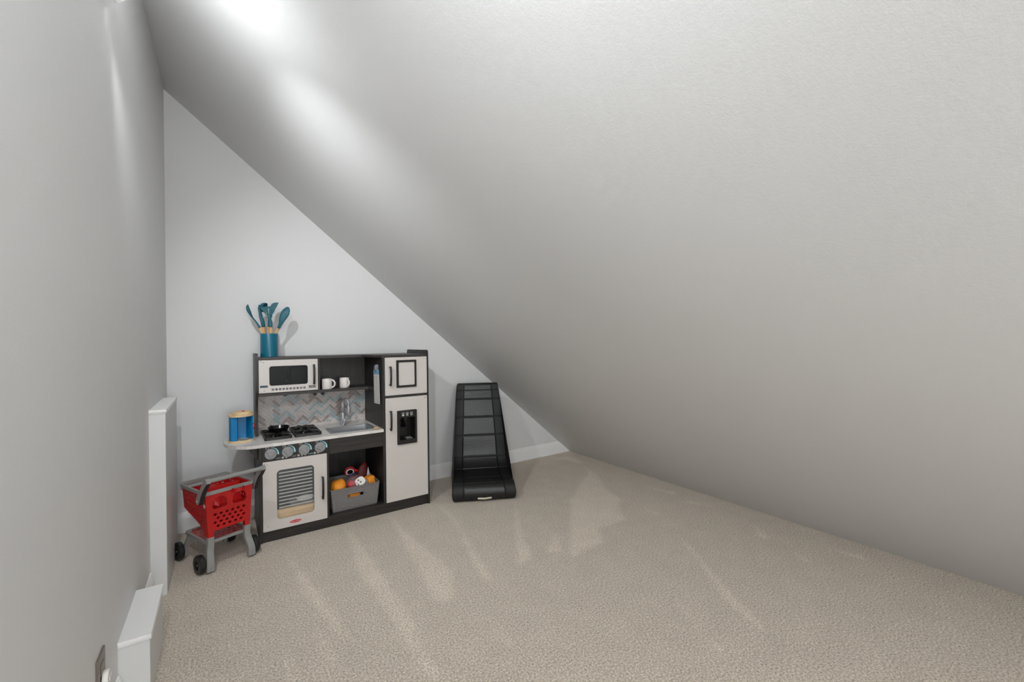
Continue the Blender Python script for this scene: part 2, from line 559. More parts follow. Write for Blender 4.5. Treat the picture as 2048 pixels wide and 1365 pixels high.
TH = 0.06
bm = BM()
slab(bm, [[(YF, 0), (YB, 0), (YB, ZT), (YF, slope_z(XL, YF))]], YZ, XL, XL - TH)
struct('wall_left', bm, 'wall', 'tall light grey painted wall with the white wall lamps', 'wall')
bm = BM()
slab(bm, [[(XL, 0), (P_B.x, 0), (XL, ZT)]], XZ, YB, YB + TH)
struct('wall_back', bm, 'wall', 'triangular light grey wall behind the play kitchen', 'wall')
bm = BM()
wl = [(WIN[0], WIN[2]), (WIN[1], WIN[2]), (WIN[1], WIN[3]), (WIN[0], WIN[3])]
slab(bm, [[(XL, 0), (slope_x(YF), 0), (XL, slope_z(XL, YF))], wl], XZ, YF, YF - TH)
struct('wall_front', bm, 'wall', 'triangular grey wall closing the far end of the attic', 'wall')
bm = BM()
def slope_pt(p, t):
    x, y = p
    return Vector((x, y, slope_z(x, y))) - N_S * t
slab(bm, [[(XL - 0.0, YB), (slope_x(YB), YB), (slope_x(YF), YF), (XL - 0.0, YF)]], slope_pt, 0, TH)
struct('ceiling', bm, 'slope', 'large grey textured ceiling sloping from the tall wall down to the carpet', 'ceiling')

# baseboards: flat board with a moulded top bead
BP = [(0, 0), (0.013, 0), (0.013, 0.088), (0.0115, 0.092), (0.0115, 0.096), (0.0095, 0.099), (0.0085, 0.108), (0.006, 0.112), (0.006, 0.117), (0.003, 0.121), (0, 0.121)]
def base_run(bm, f0, f1):
    a = [bm.verts.new(f0(p)) for p in BP]; b = [bm.verts.new(f1(p)) for p in BP]
    n = len(BP)
    for i in range(n): bm.faces.new((a[i], a[(i + 1) % n], b[(i + 1) % n], b[i]))
    bm.faces.new(a); bm.faces.new(b[::-1])
bm = BM()
base_run(bm, lambda p: Vector((XL, YB - p[0], p[1])), lambda p: Vector((slope_x(YB, p[1]) - 0.001, YB - p[0], p[1])))
struct('baseboard_back', bm, 'trim', 'white moulded baseboard along the triangular wall', 'baseboard')
bm = BM()
for y0, y1 in ((YF + 0.001, 1.772), (2.118, 2.490), (3.058, YB - 0.014)):
    base_run(bm, lambda p: Vector((XL + p[0], y0, p[1])), lambda p: Vector((XL + p[0], y1, p[1])))
struct('baseboard_left', bm, 'trim', 'white moulded baseboard along the tall wall between the boxed ledges', 'baseboard')

# unseen window added behind the viewpoint to house the fill light
x0, x1, z0, z1 = WIN
bm = BM(); slab(bm, [[(x0 + 0.001, z0 + 0.001), (x1 - 0.001, z0 + 0.001), (x1 - 0.001, z1 - 0.001), (x0 + 0.001, z1 - 0.001)], [(x0 + 0.04, z0 + 0.04), (x1 - 0.04, z0 + 0.04), (x1 - 0.04, z1 - 0.04), (x0 + 0.04, z1 - 0.04)]], XZ, YF - 0.05, YF - 0.01)
w1 = struct('fill_window', bm, 'trim', 'white framed window added out of view to house the fill light', 'window')
bm = BM(); box(bm, x0 + 0.04, x1 - 0.04, YF - 0.04, YF - 0.02, (z0 + z1) / 2 - 0.012, (z0 + z1) / 2 + 0.012); obj('added_bar', bm, 'trim', w1)
bm = BM(); box(bm, x0 + 0.04, x1 - 0.04, YF - 0.032, YF - 0.028, z0 + 0.04, z1 - 0.04); obj('added_pane', bm, 'clear_pane', w1)

# boxed-in ledges on the left wall
def ledge(name, y0, y1, x1, z1, label):
    bm = BM(); box(bm, XL, x1 - 0.004, y0 + 0.004, y1 - 0.004, 0, z1 - 0.012, 0.0008, 1)
    o = struct(name, bm, 'box', label, 'ledge')
    bm = BM(); box(bm, XL, x1, y0, y1, z1 - 0.0115, z1, 0.0015, 2)
    obj('cap', bm, 'trim', o, label='white ledge cap board')
    bm = BM(); box(bm, XL, x1 + 0.0005, y0 - 0.0005, y1, z1 - 0.0155, z1 - 0.0125, 0.001, 1)
    obj('cap_bead', bm, 'trim', o)
ledge('trim_1', 2.490, 3.058, -0.214, 0.85, 'tall grey boxed ledge with white cap beside the red cart')
ledge('trim_2', 1.772, 2.118, -0.196, 0.22, 'low grey boxed ledge with white cap near the outlet')

# ================================================================== WALL LAMPS
def wall_lamp(x, y, label, spill):
    """small adjustable spotlight on the wall, aimed across the room"""
    ax = Vector(AIM).normalized()
    P = Vector((x, y, LAMP_Z))
    t = thing('wall_lamp', label, 'lamp', (XL, y, LAMP_Z), group='white wall lamps on the tall wall')
    rot = ax.to_track_quat('Z', 'Y').to_matrix().to_4x4()
    bc = P - ax * 0.036
    bm = BM(); lathe(bm, [(0, 0), (0.030, 0), (0.030, 0.004), (0.027, 0.006), (0, 0.0065)], Matrix.Translation((XL, bc.y, bc.z + 0.012)) @ Matrix.Rotation(R(90), 4, 'Y'), 28)
    obj('backplate', bm, 'trim', t, 40)
    bm = BM(); ellipsoid(bm, bc, (0.011, 0.011, 0.011), u=14, v=8); obj('swivel', bm, 'trim', t, True)
    bm = BM(); lathe(bm, [(0, -0.036), (0.012, -0.034), (0.018, -0.022), (0.020, -0.006), (0.020, 0.0), (0.0185, 0.0), (0.0178, -0.005), (0, -0.006)], Matrix.Translation(P) @ rot, 28)
    obj('lamp_head', bm, 'trim', t, 40)
    bm = BM(); lathe(bm, [(0, 0), (0.0170, 0), (0.0165, 0.0008), (0, 0.0010)], Matrix.Translation(P - ax * 0.0055) @ rot, 24)
    obj('lens', bm, 'bulb', t, 40)
    ld = bpy.data.lights.new('spot', 'SPOT')
    ld.energy = LAMP_W; ld.color = LAMP_COL
    ld.spot_size = R(LAMP_CONE); ld.spot_blend = 1.0; ld.shadow_soft_size = 0.018
    lo = link(bpy.data.objects.new('lamp_light', ld))
    lo.location = P + ax * 0.012
    lo.rotation_euler = (-ax).to_track_quat('Z', 'Y').to_euler()
    # second spot added to shape the slope glow, aimed to keep off the wall
    pd = bpy.data.lights.new('spill', 'SPOT')
    pd.energy = spill; pd.color = LAMP_COL; pd.shadow_soft_size = 0.016
    pd.spot_size = R(160); pd.spot_blend = 0.8
    po = link(bpy.data.objects.new('added_spill', pd))
    po.location = P + ax * 0.022
    po.rotation_euler = (-Vector(SPILL_AIM)).to_track_quat('Z', 'Y').to_euler()
wall_lamp(*BULBS[0], 'white wall spotlight above the low boxed ledge', SPILL_W[0])
wall_lamp(*BULBS[1], 'white wall spotlight, second along the tall wall', SPILL_W[1])
wall_lamp(*BULBS[2], 'white wall spotlight at the far end of the tall wall', SPILL_W[2])

# ================================================================== OUTLET AND PLUG
t = thing('outlet_cover', 'brushed nickel outlet cover plate on the tall wall', 'outlet', (XL, 1.545, 0.208))
bm = BM(); box(bm, XL, XL + 0.0055, 1.505, 1.586, 0.208, 0.326, 0.0015, 2); obj('plate', bm, 'nickel', t)
bm = BM()
for z in (0.288, 0.246): box(bm, XL + 0.005, XL + 0.0075, 1.529, 1.562, z - 0.014, z + 0.014, 0.001, 2)
obj('socket_face', bm, 'nickel', t)
t = thing('plug', 'white round plug pushed into the outlet cover', 'plug', (XL + 0.008, 1.545, 0.236))
bm = BM(); lathe(bm, [(0, 0), (0.019, 0), (0.02, 0.002), (0.02, 0.009), (0.018, 0.012), (0, 0.013)], Matrix.Translation((XL + 0.0077, 1.545, 0.258)) @ Matrix.Rotation(R(90), 4, 'Y'), 28)
obj('plug_body', bm, 'plug_white', t, 35)
bm = BM(); box(bm, XL + 0.0207, XL + 0.023, 1.533, 1.557, 0.252, 0.264, 0.001, 1); obj('plug_grip', bm, 'plug_white', t)

# ================================================================== PLAY KITCHEN
KX0, KX1, KY0, KY1 = 0.165, 1.203, 2.80, 3.238
YU = 3.02                                            # front of the upper left section
K = thing('play_kitchen', 'charcoal and pale grey wooden play kitchen standing against the triangular wall', 'play kitchen', ((KX0 + KX1) / 2, (KY0 + KY1) / 2, 0))

bm = BM(); box(bm, KX0, 0.181, KY0 - 0.004, KY1, 0, 0.5515, 0.001, 1); obj('side_panel', bm, 'wood_z', K)
bm = BM()
prof = [(YU + 0.03, 0.5705), (KY1, 0.5705), (KY1, 1.085)] + [(YU + 0.012 - 0.012 * math.sin(R(a)) + 0.004, 1.073 + 0.012 * math.cos(R(a))) for a in (0, 30, 60, 90)] + \
       [(YU, 1.04), (YU - 0.004, 0.86), (YU, 0.83), (YU + 0.018, 0.79), (YU + 0.028, 0.75), (YU + 0.03, 0.70)]
slab(bm, [prof], YZ, KX0, 0.180); obj('side_panel', bm, 'wood_z', K, 30)
bm = BM()
prof = [(KY0 - 0.006, 0), (KY1, 0), (KY1, 1.06), (3.18, 1.062), (3.172, 1.086), (3.162, 1.090), (2.815, 1.090)] + [(2.815 - 0.02 * math.sin(R(a)), 1.07 + 0.02 * math.cos(R(a))) for a in (20, 45, 70, 90)] + [(KY0 - 0.006, 1.04)]
slab(bm, [prof], YZ, 1.190, KX1); obj('side_panel', bm, 'wood_z', K, 30)
bm = BM(); box(bm, 0.877, 0.8905, KY0 - 0.002, KY1 - 0.013, 0.0705, 1.0455, 0.0008, 1); obj('divider_panel', bm, 'wood_z', K)
bm = BM(); box(bm, 0.526, 0.539, KY0 - 0.001, KY1 - 0.013, 0.0705, 0.5515, 0.0008, 1); obj('divider_panel', bm, 'wood_z', K)
bm = BM(); box(bm, 0.518, 0.531, YU, KY1 - 0.013, 0.8365, 1.0455, 0.0008, 1); obj('divider_panel', bm, 'wood_z', K)
bm = BM(); box(bm, 0.181, 1.190, KY1 - 0.012, KY1, 0.0, 1.0455); obj('back_panel', bm, 'wood_z', K)
bm = BM(); box(bm, 0.181, 1.190, KY0, KY1 - 0.012, 0.054, 0.070, 0.0008, 1); obj('bottom_panel', bm, 'wood_x', K)
bm = BM(); box(bm, 0.181, 1.190, KY0 + 0.006, KY0 + 0.02, 0, 0.054); obj('kick_board', bm, 'wood_x', K)
# top with the step forward over the fridge
edge = [Vector((0.180, YU, 0)), Vector((0.795, YU, 0))]
for k in range(1, 10):
    s = k / 10; q = s * s * (3 - 2 * s)
    edge.append(Vector((0.795 + 0.085 * s, YU + (KY0 - YU) * q, 0)))
edge += [Vector((0.88, KY0, 0)), Vector((1.190, KY0, 0)), Vector((1.190, KY1, 0)), Vector((0.180, KY1, 0))]
bm = BM(); slab(bm, [[(e.x, e.y) for e in edge]], XY, 1.046, 1.062); obj('top_panel', bm, 'wood_edge', K)
# shelf under microwave, right end cut diagonally towards the fridge panel
bm = BM(); slab(bm, [[(0.181, YU), (0.845, YU), (0.8765, YU - 0.05), (0.8765, KY1 - 0.0125), (0.181, KY1 - 0.0125)]], XY, 0.818, 0.836); obj('shelf', bm, 'wood_edge', K)
# hooks and catch below the shelf
for hx in (0.505, 0.553):
    bm = BM(); slab(bm, [[(hx - 0.013, 0.818), (hx + 0.013, 0.818)] + [(hx + 0.013 * math.cos(R(a)), 0.812 - 0.013 * math.sin(R(a))) for a in range(0, 181, 20)]], XZ, YU + 0.03, YU + 0.037)
    tube(bm, [(hx, YU + 0.031, 0.806), (hx, YU + 0.018, 0.80), (hx, YU + 0.012, 0.804), (hx, YU + 0.012, 0.812)], 0.003, 8)
    obj('hook', bm, 'black', K, 40)
bm = BM(); box(bm, 0.318, 0.338, YU + 0.004, YU + 0.02, 0.810, 0.8178, 0.001, 1); obj('door_catch', bm, 'black', K)

# fascia and control panel
bm = BM(); box(bm, 0.5395, 0.8765, KY0, KY0 + 0.014, 0.455, 0.5515, 0.0008, 1); obj('fascia', bm, 'wood_x', K)
CP = KY0 - 0.004
bm = BM(); box(bm, 0.1815, 0.5385, CP, CP + 0.012, 0.4675, 0.5515, 0.0008, 1); cp = obj('control_panel', bm, 'panel_black', K)

# counter with sink cut-out and rounded side ledge
CT0, CT1 = 0.552, 0.570
loop = [(0.8765, 2.783), (0.8765, KY1 - 0.0125), (0.1655, KY1 - 0.0125)]
loop += [(0.165 - 0.165 * math.sin(R(a)), 2.998 + 0.215 * math.cos(R(a))) for a in range(0, 181, 10)]
hole = rrect(0.568, 0.838, 2.846, 3.036, 0.008, 3)
bm = BM(); slab(bm, [loop, hole], XY, CT0, CT1); ct = obj('counter', bm, 'counter', K)
# sink basin: open box with lip
bm = BM()
slab(bm, [rrect(0.560, 0.846, 2.838, 3.044, 0.01, 3), rrect(0.574, 0.832, 2.852, 3.030, 0.012, 3)], XY, CT1 + 0.0002, CT1 + 0.003)
t0 = rrect(0.5745, 0.8315, 2.8525, 3.0295, 0.012, 3); t1 = rrect(0.582, 0.824, 2.860, 3.022, 0.012, 3)
a = [bm.verts.new((p[0], p[1], CT1 + 0.002)) for p in t0]; b = [bm.verts.new((p[0], p[1], CT1 - 0.055)) for p in t1]
for i in range(len(a)):
    j = (i + 1) % len(a); bm.faces.new((a[i], a[j], b[j], b[i]))
bm.faces.new(b)
obj('sink', bm, 'sink', K, 30)
# faucet
FX, FY = 0.694, 3.115
fa = None
bm = BM(); lathe(bm, [(0, 0.0002), (0.021, 0.0002), (0.021, 0.004), (0.019, 0.03), (0.0165, 0.07), (0.0145, 0.085), (0.0125, 0.087), (0, 0.087)], Matrix.Translation((FX, FY, CT1)))
fa = obj('faucet', bm, 'silver', K, 40)
dv = Vector((0.55, -0.83, 0))
arc = [Vector((FX, FY, CT1 + 0.085)), Vector((FX, FY, CT1 + 0.13))]
for a_ in range(0, 181, 15):
    arc.append(Vector((FX, FY, CT1 + 0.150)) + dv * (0.026 - 0.026 * math.cos(R(a_))) + Vector((0, 0, 0.030 * math.sin(R(a_)))))
arc.append(arc[-1] + Vector((0, 0, -0.02)))
bm = BM(); loft(bm, arc, [0.0125 - 0.0035 * min(1, i / 6) for i in range(len(arc))], [0.0125 - 0.0035 * min(1, i / 6) for i in range(len(arc))], dv.cross(Vector((0, 0, 1))), 14)
obj('spout', bm, 'silver', fa, True)
e = arc[-1]
bm = BM(); lathe(bm, [(0, 0.012), (0.0095, 0.01), (0.0125, -0.01), (0.0145, -0.035), (0.0135, -0.046), (0.011, -0.048), (0, -0.048)], Matrix.Translation(e), 20)
obj('spray_head', bm, 'silver', fa, 40)
bm = BM(); loft(bm, [Vector((FX - 0.012, FY - 0.05, CT1 + 0.006)), Vector((FX + 0.004, FY - 0.035, CT1 + 0.035)), Vector((FX + 0.022, FY - 0.02, CT1 + 0.064))], [0.007, 0.008, 0.009], [0.003, 0.003, 0.003], (0.8, -0.6, 0), 10, 4)
obj('lever', bm, 'silver', fa, 30)
bm = BM(); lathe(bm, [(0, 0), (0.0125, 0), (0.0125, 0.018), (0.01, 0.02), (0, 0.02)], Matrix.Translation((FX + 0.006, FY - 0.017, CT1 + 0.032)) @ Matrix.Rotation(R(90), 4, 'X'), 16)
obj('lever_hub', bm, 'silver', fa, 40)

# backsplash: herringbone tiles
SX0, SX1, SZ0, SZ1 = 0.181, 0.8765, 0.584, 0.8178
bm = BM(); box(bm, SX0, SX1, KY1 - 0.0155, KY1 - 0.0122, 0.5702, SZ1); bs = obj('backsplash', bm, 'grout', K)
def clip(poly):
    for ax, lim, sgn in ((0, SX0 + 0.0006, 1), (0, SX1 - 0.0006, -1), (1, SZ0 + 0.0006, 1), (1, SZ1 - 0.0006, -1)):
        out = []
        for i in range(len(poly)):
            p, q = poly[i], poly[(i + 1) % len(poly)]
            ip, iq = sgn * (p[ax] - lim) >= 0, sgn * (q[ax] - lim) >= 0
            if ip: out.append(p)
            if ip != iq:
                s = (lim - p[ax]) / (q[ax] - p[ax])
                out.append((p[0] + (q[0] - p[0]) * s, p[1] + (q[1] - p[1]) * s))
        poly = out
        if len(poly) < 3: return []
    return poly
def area(p): return abs(sum(p[i][0] * p[(i + 1) % len(p)][1] - p[(i + 1) % len(p)][0] * p[i][1] for i in range(len(p)))) / 2
TW, TN, G = 0.0207, 3, 0.0009
rt = random.Random(11)
ca, sa = math.cos(R(45)), math.sin(R(45))
tile_y = KY1 - 0.0155
for i in range(-60, 61):
    for j in range(-14, 15):
        ox, oy = i + TN * j, i - TN * j
        for rect in ((ox, oy, ox + TN, oy + 1), (ox, oy + 1, ox + 1, oy + 1 + TN)):
            x0, y0, x1, y1 = [q * TW for q in rect]
            x0 += G; y0 += G; x1 -= G; y1 -= G
            pl = [(0.5 + x * ca - y * sa, 0.70 + x * sa + y * ca) for x, y in ((x0, y0), (x1, y0), (x1, y1), (x0, y1))]
            pl = clip(pl)
            if not pl or area(pl) < 2.0e-5: continue
            mt = rt.choices(['tile_marble', 'tile_taupe', 'tile_blue'], [0.44, 0.33, 0.23])[0]
            bm = BM(); slab(bm, [pl], XZ, tile_y - 0.0012, tile_y + 0.0004)
            obj('tile', bm, mt, bs)
for k in range(12):
    x0 = SX0 + (SX1 - SX0) * k / 12; x1 = SX0 + (SX1 - SX0) * (k + 1) / 12
    bm = BM(); box(bm, x0 + G, x1 - G, tile_y - 0.0012, tile_y + 0.0004, 0.5706, SZ0 - G); obj('edge_tile', bm, 'tile_marble', bs)

# ---- burners
def burner(x0, x1, y0, y1):
    z0 = CT1 + 0.0002
    bm = BM()
    slab(bm, [rrect(x0, x1, y0, y1, 0.006, 3), rrect(x0 + 0.012, x1 - 0.012, y0 + 0.012, y1 - 0.012, 0.004, 3)], XY, z0, z0 + 0.017)
    slab(bm, [rrect(x0 + 0.011, x1 - 0.011, y0 + 0.011, y1 - 0.011, 0.004, 3)], XY, z0, z0 + 0.004)
    g = obj('burner_grate', bm, 'black', K, 30)
    cx = (x0 + x1) / 2
    for cy in (y0 + (y1 - y0) * 0.27, y0 + (y1 - y0) * 0.73):
        for k in range(8):
            a = R(22.5 + 45 * k)
            d = Vector((math.cos(a), math.sin(a), 0))
            ln = min(0.068, 0.062 / max(abs(d.x), 0.3)) if abs(d.x) > abs(d.y) else 0.066
            bm = BM(); loft(bm, [Vector((cx, cy, z0 + 0.016)) + d * 0.014, Vector((cx, cy, z0 + 0.022)) + d * 0.03, Vector((cx, cy, z0 + 0.020)) + d * ln, Vector((cx, cy, z0 + 0.010)) + d * (ln + 0.004)], [0.006] * 4, [0.0055] * 4, d.cross(Vector((0, 0, 1))), 6, 4)
            obj('prong', bm, 'black', g, 30)
        bm = BM(); lathe(bm, [(0, 0.004), (0.018, 0.004), (0.018, 0.016), (0.014, 0.020), (0, 0.020)], Matrix.Translation((cx, cy, z0)), 20)
        obj('burner_cap', bm, 'black', g, 40)
burner(0.200, 0.346, 2.872, 3.165)
burner(0.362, 0.512, 2.872, 3.165)

# ---- knobs, arcs, icons and writing on the control panel
KN = [(0.224, -95), (0.311, 35), (0.399, 50), (0.487, -60)]
KNZ = 0.509
for kx, rot in KN:
    M = Matrix.Translation((kx, CP, KNZ)) @ Matrix.Rotation(R(90), 4, 'X')
    bm = BM(); lathe(bm, [(0, 0), (0.0305, 0), (0.031, 0.002), (0.031, 0.009), (0.0295, 0.0115), (0, 0.0125)], M, 36)
    kb = obj('knob', bm, 'grey_plastic', cp, 35)
    tri = []
    for k in range(3):
        a0, a1 = R(rot + 120 * k), R(rot + 120 * (k + 1))
        p0 = Vector((math.cos(a0), math.sin(a0))) * 0.029; p1 = Vector((math.cos(a1), math.sin(a1))) * 0.029
        for s in (0, 0.25, 0.5, 0.75):
            q = p0.lerp(p1, s); q *= 1 - 0.22 * math.sin(math.pi * s)
            tri.append((q.x, q.y))
    t_ = BM(); slab(t_, [tri], XY, 0.011, 0.0185)
    for v in t_.verts:
        if v.co.z > 0.015: v.co.x *= 0.9; v.co.y *= 0.9
    merge(kb_bm := BM(), t_, M)
    obj('knob_grip', kb_bm, 'grey_plastic', cp, 25)
    # tapered arc printed round the knob
    out, inn = [], []
    for k in range(13):
        a = R(88 - 100 * k / 12); w = 0.0015 + 0.0075 * (k / 12)
        out.append((kx + (0.0345 + w) * math.cos(a), KNZ + (0.0345 + w) * math.sin(a)))
        inn.append((kx + 0.0345 * math.cos(a), KNZ + 0.0345 * math.sin(a)))
    bm = BM(); slab(bm, [out + inn[::-1]], XZ, CP - 0.0006, CP + 0.0002); obj('dial_arc', bm, 'teal_print', cp)
    bm = BM()
    ix, iz = kx - 0.017, KNZ + 0.034
    slab(bm, [rrect(ix - 0.009, ix + 0.009, iz - 0.0055, iz + 0.0055, 0.001, 2), rrect(ix - 0.008, ix + 0.008, iz - 0.0045, iz + 0.0045, 0.001, 2)], XZ, CP - 0.0006, CP + 0.0002)
    for dx in (-0.004, 0.004):
        for dz in (-0.002, 0.002): slab(bm, [circ(ix + dx, iz + dz, 0.0019, n=8)], XZ, CP - 0.0006, CP + 0.0002)
    obj('burner_icon', bm, 'grey_print', cp)
for (tx, body, nb, mt) in ((0.262, 'OVEN', 2, 'grey_print'), (0.345, 'BAKE', 3, 'grey_print'), (0.434, 'WARM', 2, 'teal_print')):
    bm = BM(); text(bm, body, 0.0095, face_front(tx, CP - 0.0005, 0.477)); obj('lettering', bm, mt, cp)
    for k in range(nb):
        bx_ = tx + 0.024 + 0.0185 * k
        bm = BM(); slab(bm, [circ(bx_, 0.4775, 0.0066, n=18)], XZ, CP - 0.0007, CP + 0.0002); obj('button', bm, 'grey_print', cp)
        bm = BM(); text(bm, '/', 0.009, face_front(bx_, CP - 0.0010, 0.4775)); obj('button_mark', bm, 'ink', cp)

# ---- doors
def bolts(pts, y, par):
    for x, z in pts:
        bm = BM(); ellipsoid(bm, (x, y, z), (0.0042, 0.0028, 0.0042), u=10, v=6); obj('bolt', bm, 'chrome_bolt', par, True)

def handle(x, z0, z1, y, par, out=0.03):
    zc, h = (z0 + z1) / 2, (z1 - z0) / 2
    pts = [Vector((x, y + 0.0005 - (out + 0.006) * (1 - (s * s) ** 2) ** 0.5 if abs(s) < 1 else y + 0.0005, zc + h * s)) for s in (-1, -0.96, -0.85, -0.6, -0.3, 0, 0.3, 0.6, 0.85, 0.96, 1)]
    pts = [Vector((p.x, y - out * (0.75 + 0.25 * (1 - ((p.z - zc) / h) ** 2)), p.z)) for p in pts]
    bm = BM(); loft(bm, pts, 0.0065, 0.0045, (1, 0, 0), 10, 4)
    for s in (-0.9, 0.9):
        tube(bm, [(x, y + 0.0003, zc + h * s), (x, y - out * 0.8, zc + h * s)], 0.005, 10)
    obj('handle', bm, 'black', par, 40)

DY = KY0 - 0.010                                     # outer face of lower doors
# oven door
ow = rrect(0.253, 0.452, 0.123, 0.408, 0.022, 6)
bm = BM(); slab(bm, [rrect(0.1825, 0.5245, 0.066, 0.4655, 0.002, 2), ow], XZ, DY, DY + 0.0095); ov = obj('oven_door', bm, 'door', K)
bm = BM(); slab(bm, [ow], XZ, DY + 0.0035, DY + 0.005); obj('oven_window', bm, 'clear_pane', ov)
for k in range(11):
    z = 0.3895 - k * 0.0201
    bm = BM(); slab(bm, [rrect(0.2635, 0.4425, z - 0.0033, z + 0.0033, 0.0032, 4)], XZ, DY + 0.0026, DY + 0.0034); obj('window_stripe', bm, 'grey_print', ov)
handle(0.497, 0.196, 0.331, DY, ov)
bolts([(0.191, 0.457), (0.208, 0.452), (0.191, 0.076), (0.209, 0.094)], DY, ov)
bm = BM(); slab(bm, [circ(0.349, 0.0925, 0.0345, 0.0105, 32)], XZ, DY - 0.0004, DY + 0.0002); obj('logo_border', bm, 'white_print', ov)
bm = BM(); slab(bm, [circ(0.349, 0.0925, 0.0325, 0.0090, 32)], XZ, DY - 0.0008, DY + 0.0002); obj('logo_oval', bm, 'logo_red', ov)
bm = BM(); text(bm, 'Melissa & Doug', 0.0088, face_front(0.349, DY - 0.0010, 0.0925), shear=0.3); obj('logo_lettering', bm, 'white_print', ov)
# freezer and fridge doors
bm = BM(); slab(bm, [rrect(0.8925, 1.1885, 0.7885, 1.0440, 0.002, 2)], XZ, DY, DY + 0.0095); fz = obj('freezer_door', bm, 'door', K)
rec = rrect(0.984, 1.096, 0.479, 0.634, 0.004, 3)
bm = BM(); slab(bm, [rrect(0.8935, 1.1885, 0.0725, 0.7705, 0.002, 2), rec], XZ, DY, DY + 0.0095); fr = obj('fridge_door', bm, 'door', K)
bm = BM(); box(bm, 0.8905, 1.190, KY0, KY1 - 0.013, 0.771, 0.788, 0.0008, 1); obj('fridge_shelf', bm, 'wood_edge', K)
handle(0.923, 0.855, 0.985, DY, fz); handle(0.9225, 0.556, 0.688, DY, fr)
bolts([(1.169, 1.029), (1.181, 1.034), (1.169, 0.803), (1.181, 0.797)], DY, fz)
bolts([(1.169, 0.755), (1.181, 0.760), (1.166, 0.089), (1.181, 0.083)], DY, fr)
# message board on the freezer
bm = BM(); slab(bm, [rrect(0.968, 1.109, 0.8375, 1.0245, 0.003, 3), rrect(0.983, 1.097, 0.852, 1.0100, 0.008, 4)], XZ, DY - 0.008, DY + 0.0003); mb = obj('message_board_frame', bm, 'black', fz, 30)
bm = BM(); slab(bm, [rrect(0.9825, 1.0975, 0.8515, 1.0105, 0.008, 4)], XZ, DY - 0.002, DY + 0.0003); obj('message_board', bm, 'door', fz)
# ice and water dispenser
bm = BM(); slab(bm, [rrect(0.9695, 1.1075, 0.4505, 0.6805, 0.004, 3), rrect(0.986, 1.0945, 0.480, 0.632, 0.005, 3)], XZ, DY - 0.011, DY + 0.0003); obj('dispenser_frame', bm, 'black', fr, 30)
bm = BM()
z0, z1, x0, x1, yb = 0.480, 0.633, 0.985, 1.0955, DY + 0.07
fr_ = [(x0, z0), (x1, z0), (x1, z1), (x0, z1)]; bk = [(x0 + 0.004, z0), (x1 - 0.004, z0), (x1 - 0.004, z1 - 0.004), (x0 + 0.004, z1 - 0.004)]
A_ = [bm.verts.new((p[0], DY + 0.0002, p[1])) for p in fr_]; B_ = [bm.verts.new((p[0], yb, p[1])) for p in bk]
for i in range(4): bm.faces.new((A_[i], A_[(i + 1) % 4], B_[(i + 1) % 4], B_[i]))
bm.faces.new(B_); obj('dispenser_recess', bm, 'black_gloss', fr)
bm = BM(); loft(bm, [(1.034, DY + 0.022, 0.634), (1.034, DY + 0.022, 0.612), (1.034, DY + 0.022, 0.606)], [0.021, 0.019, 0.015], [0.016, 0.015, 0.012], (1, 0, 0), 14, 3); obj('dispenser_nozzle', bm, 'black_gloss', fr, 30)
bm = BM(); loft(bm, [(1.028, DY + 0.06, 0.60), (1.028, DY + 0.05, 0.575), (1.028, DY + 0.03, 0.560)], [0.016, 0.017, 0.020], [0.004, 0.004, 0.003], (1, 0, 0), 12, 3); obj('dispenser_paddle', bm, 'black_gloss', fr, 30)
for k in range(6):
    bm = BM(); box(bm, 0.997 + 0.015 * k, 1.005 + 0.015 * k, DY + 0.006, DY + 0.056, 0.4802, 0.486, 0.001, 1); obj('drip_tray_slat', bm, 'grey_plastic' if k > 2 else 'black_gloss', fr)
for k, ix in enumerate((1.009, 1.038, 1.068)):
    y = DY - 0.0113
    bm = BM(); iz = 0.655
    slab(bm, [[(ix - 0.008, iz + 0.011), (ix + 0.008, iz + 0.011), (ix + 0.0062, iz - 0.012), (ix - 0.0062, iz - 0.012)], [(ix - 0.0066, iz + 0.0098), (ix + 0.0066, iz + 0.0098), (ix + 0.005, iz - 0.0108), (ix - 0.005, iz - 0.0108)]], XZ, y - 0.0004, y + 0.0006)
    if k == 0:
        slab(bm, [[(ix - 0.0056, iz - 0.003), (ix + 0.0056, iz - 0.003), (ix + 0.005, iz - 0.0107), (ix - 0.005, iz - 0.0107)]], XZ, y - 0.0004, y + 0.0006)
        slab(bm, [[(ix, iz + 0.008), (ix + 0.0026, iz + 0.002), (ix - 0.0026, iz + 0.002)]], XZ, y - 0.0004, y + 0.0006)
    elif k == 1:
        for dx, dz in ((0.0022, 0.004), (-0.002, -0.001), (0.0012, -0.0065)): slab(bm, [circ(ix + dx, iz + dz, 0.003, n=4, a0=0.4)], XZ, y - 0.0004, y + 0.0006)
    else:
        for dx, dz in ((0, 0.004), (-0.002, 0.0), (0.002, -0.003), (0, -0.007)): slab(bm, [circ(ix + dx, iz + dz, 0.0018, n=6)], XZ, y - 0.0004, y + 0.0006)
    obj('dispenser_icon', bm, 'white_print', fr)
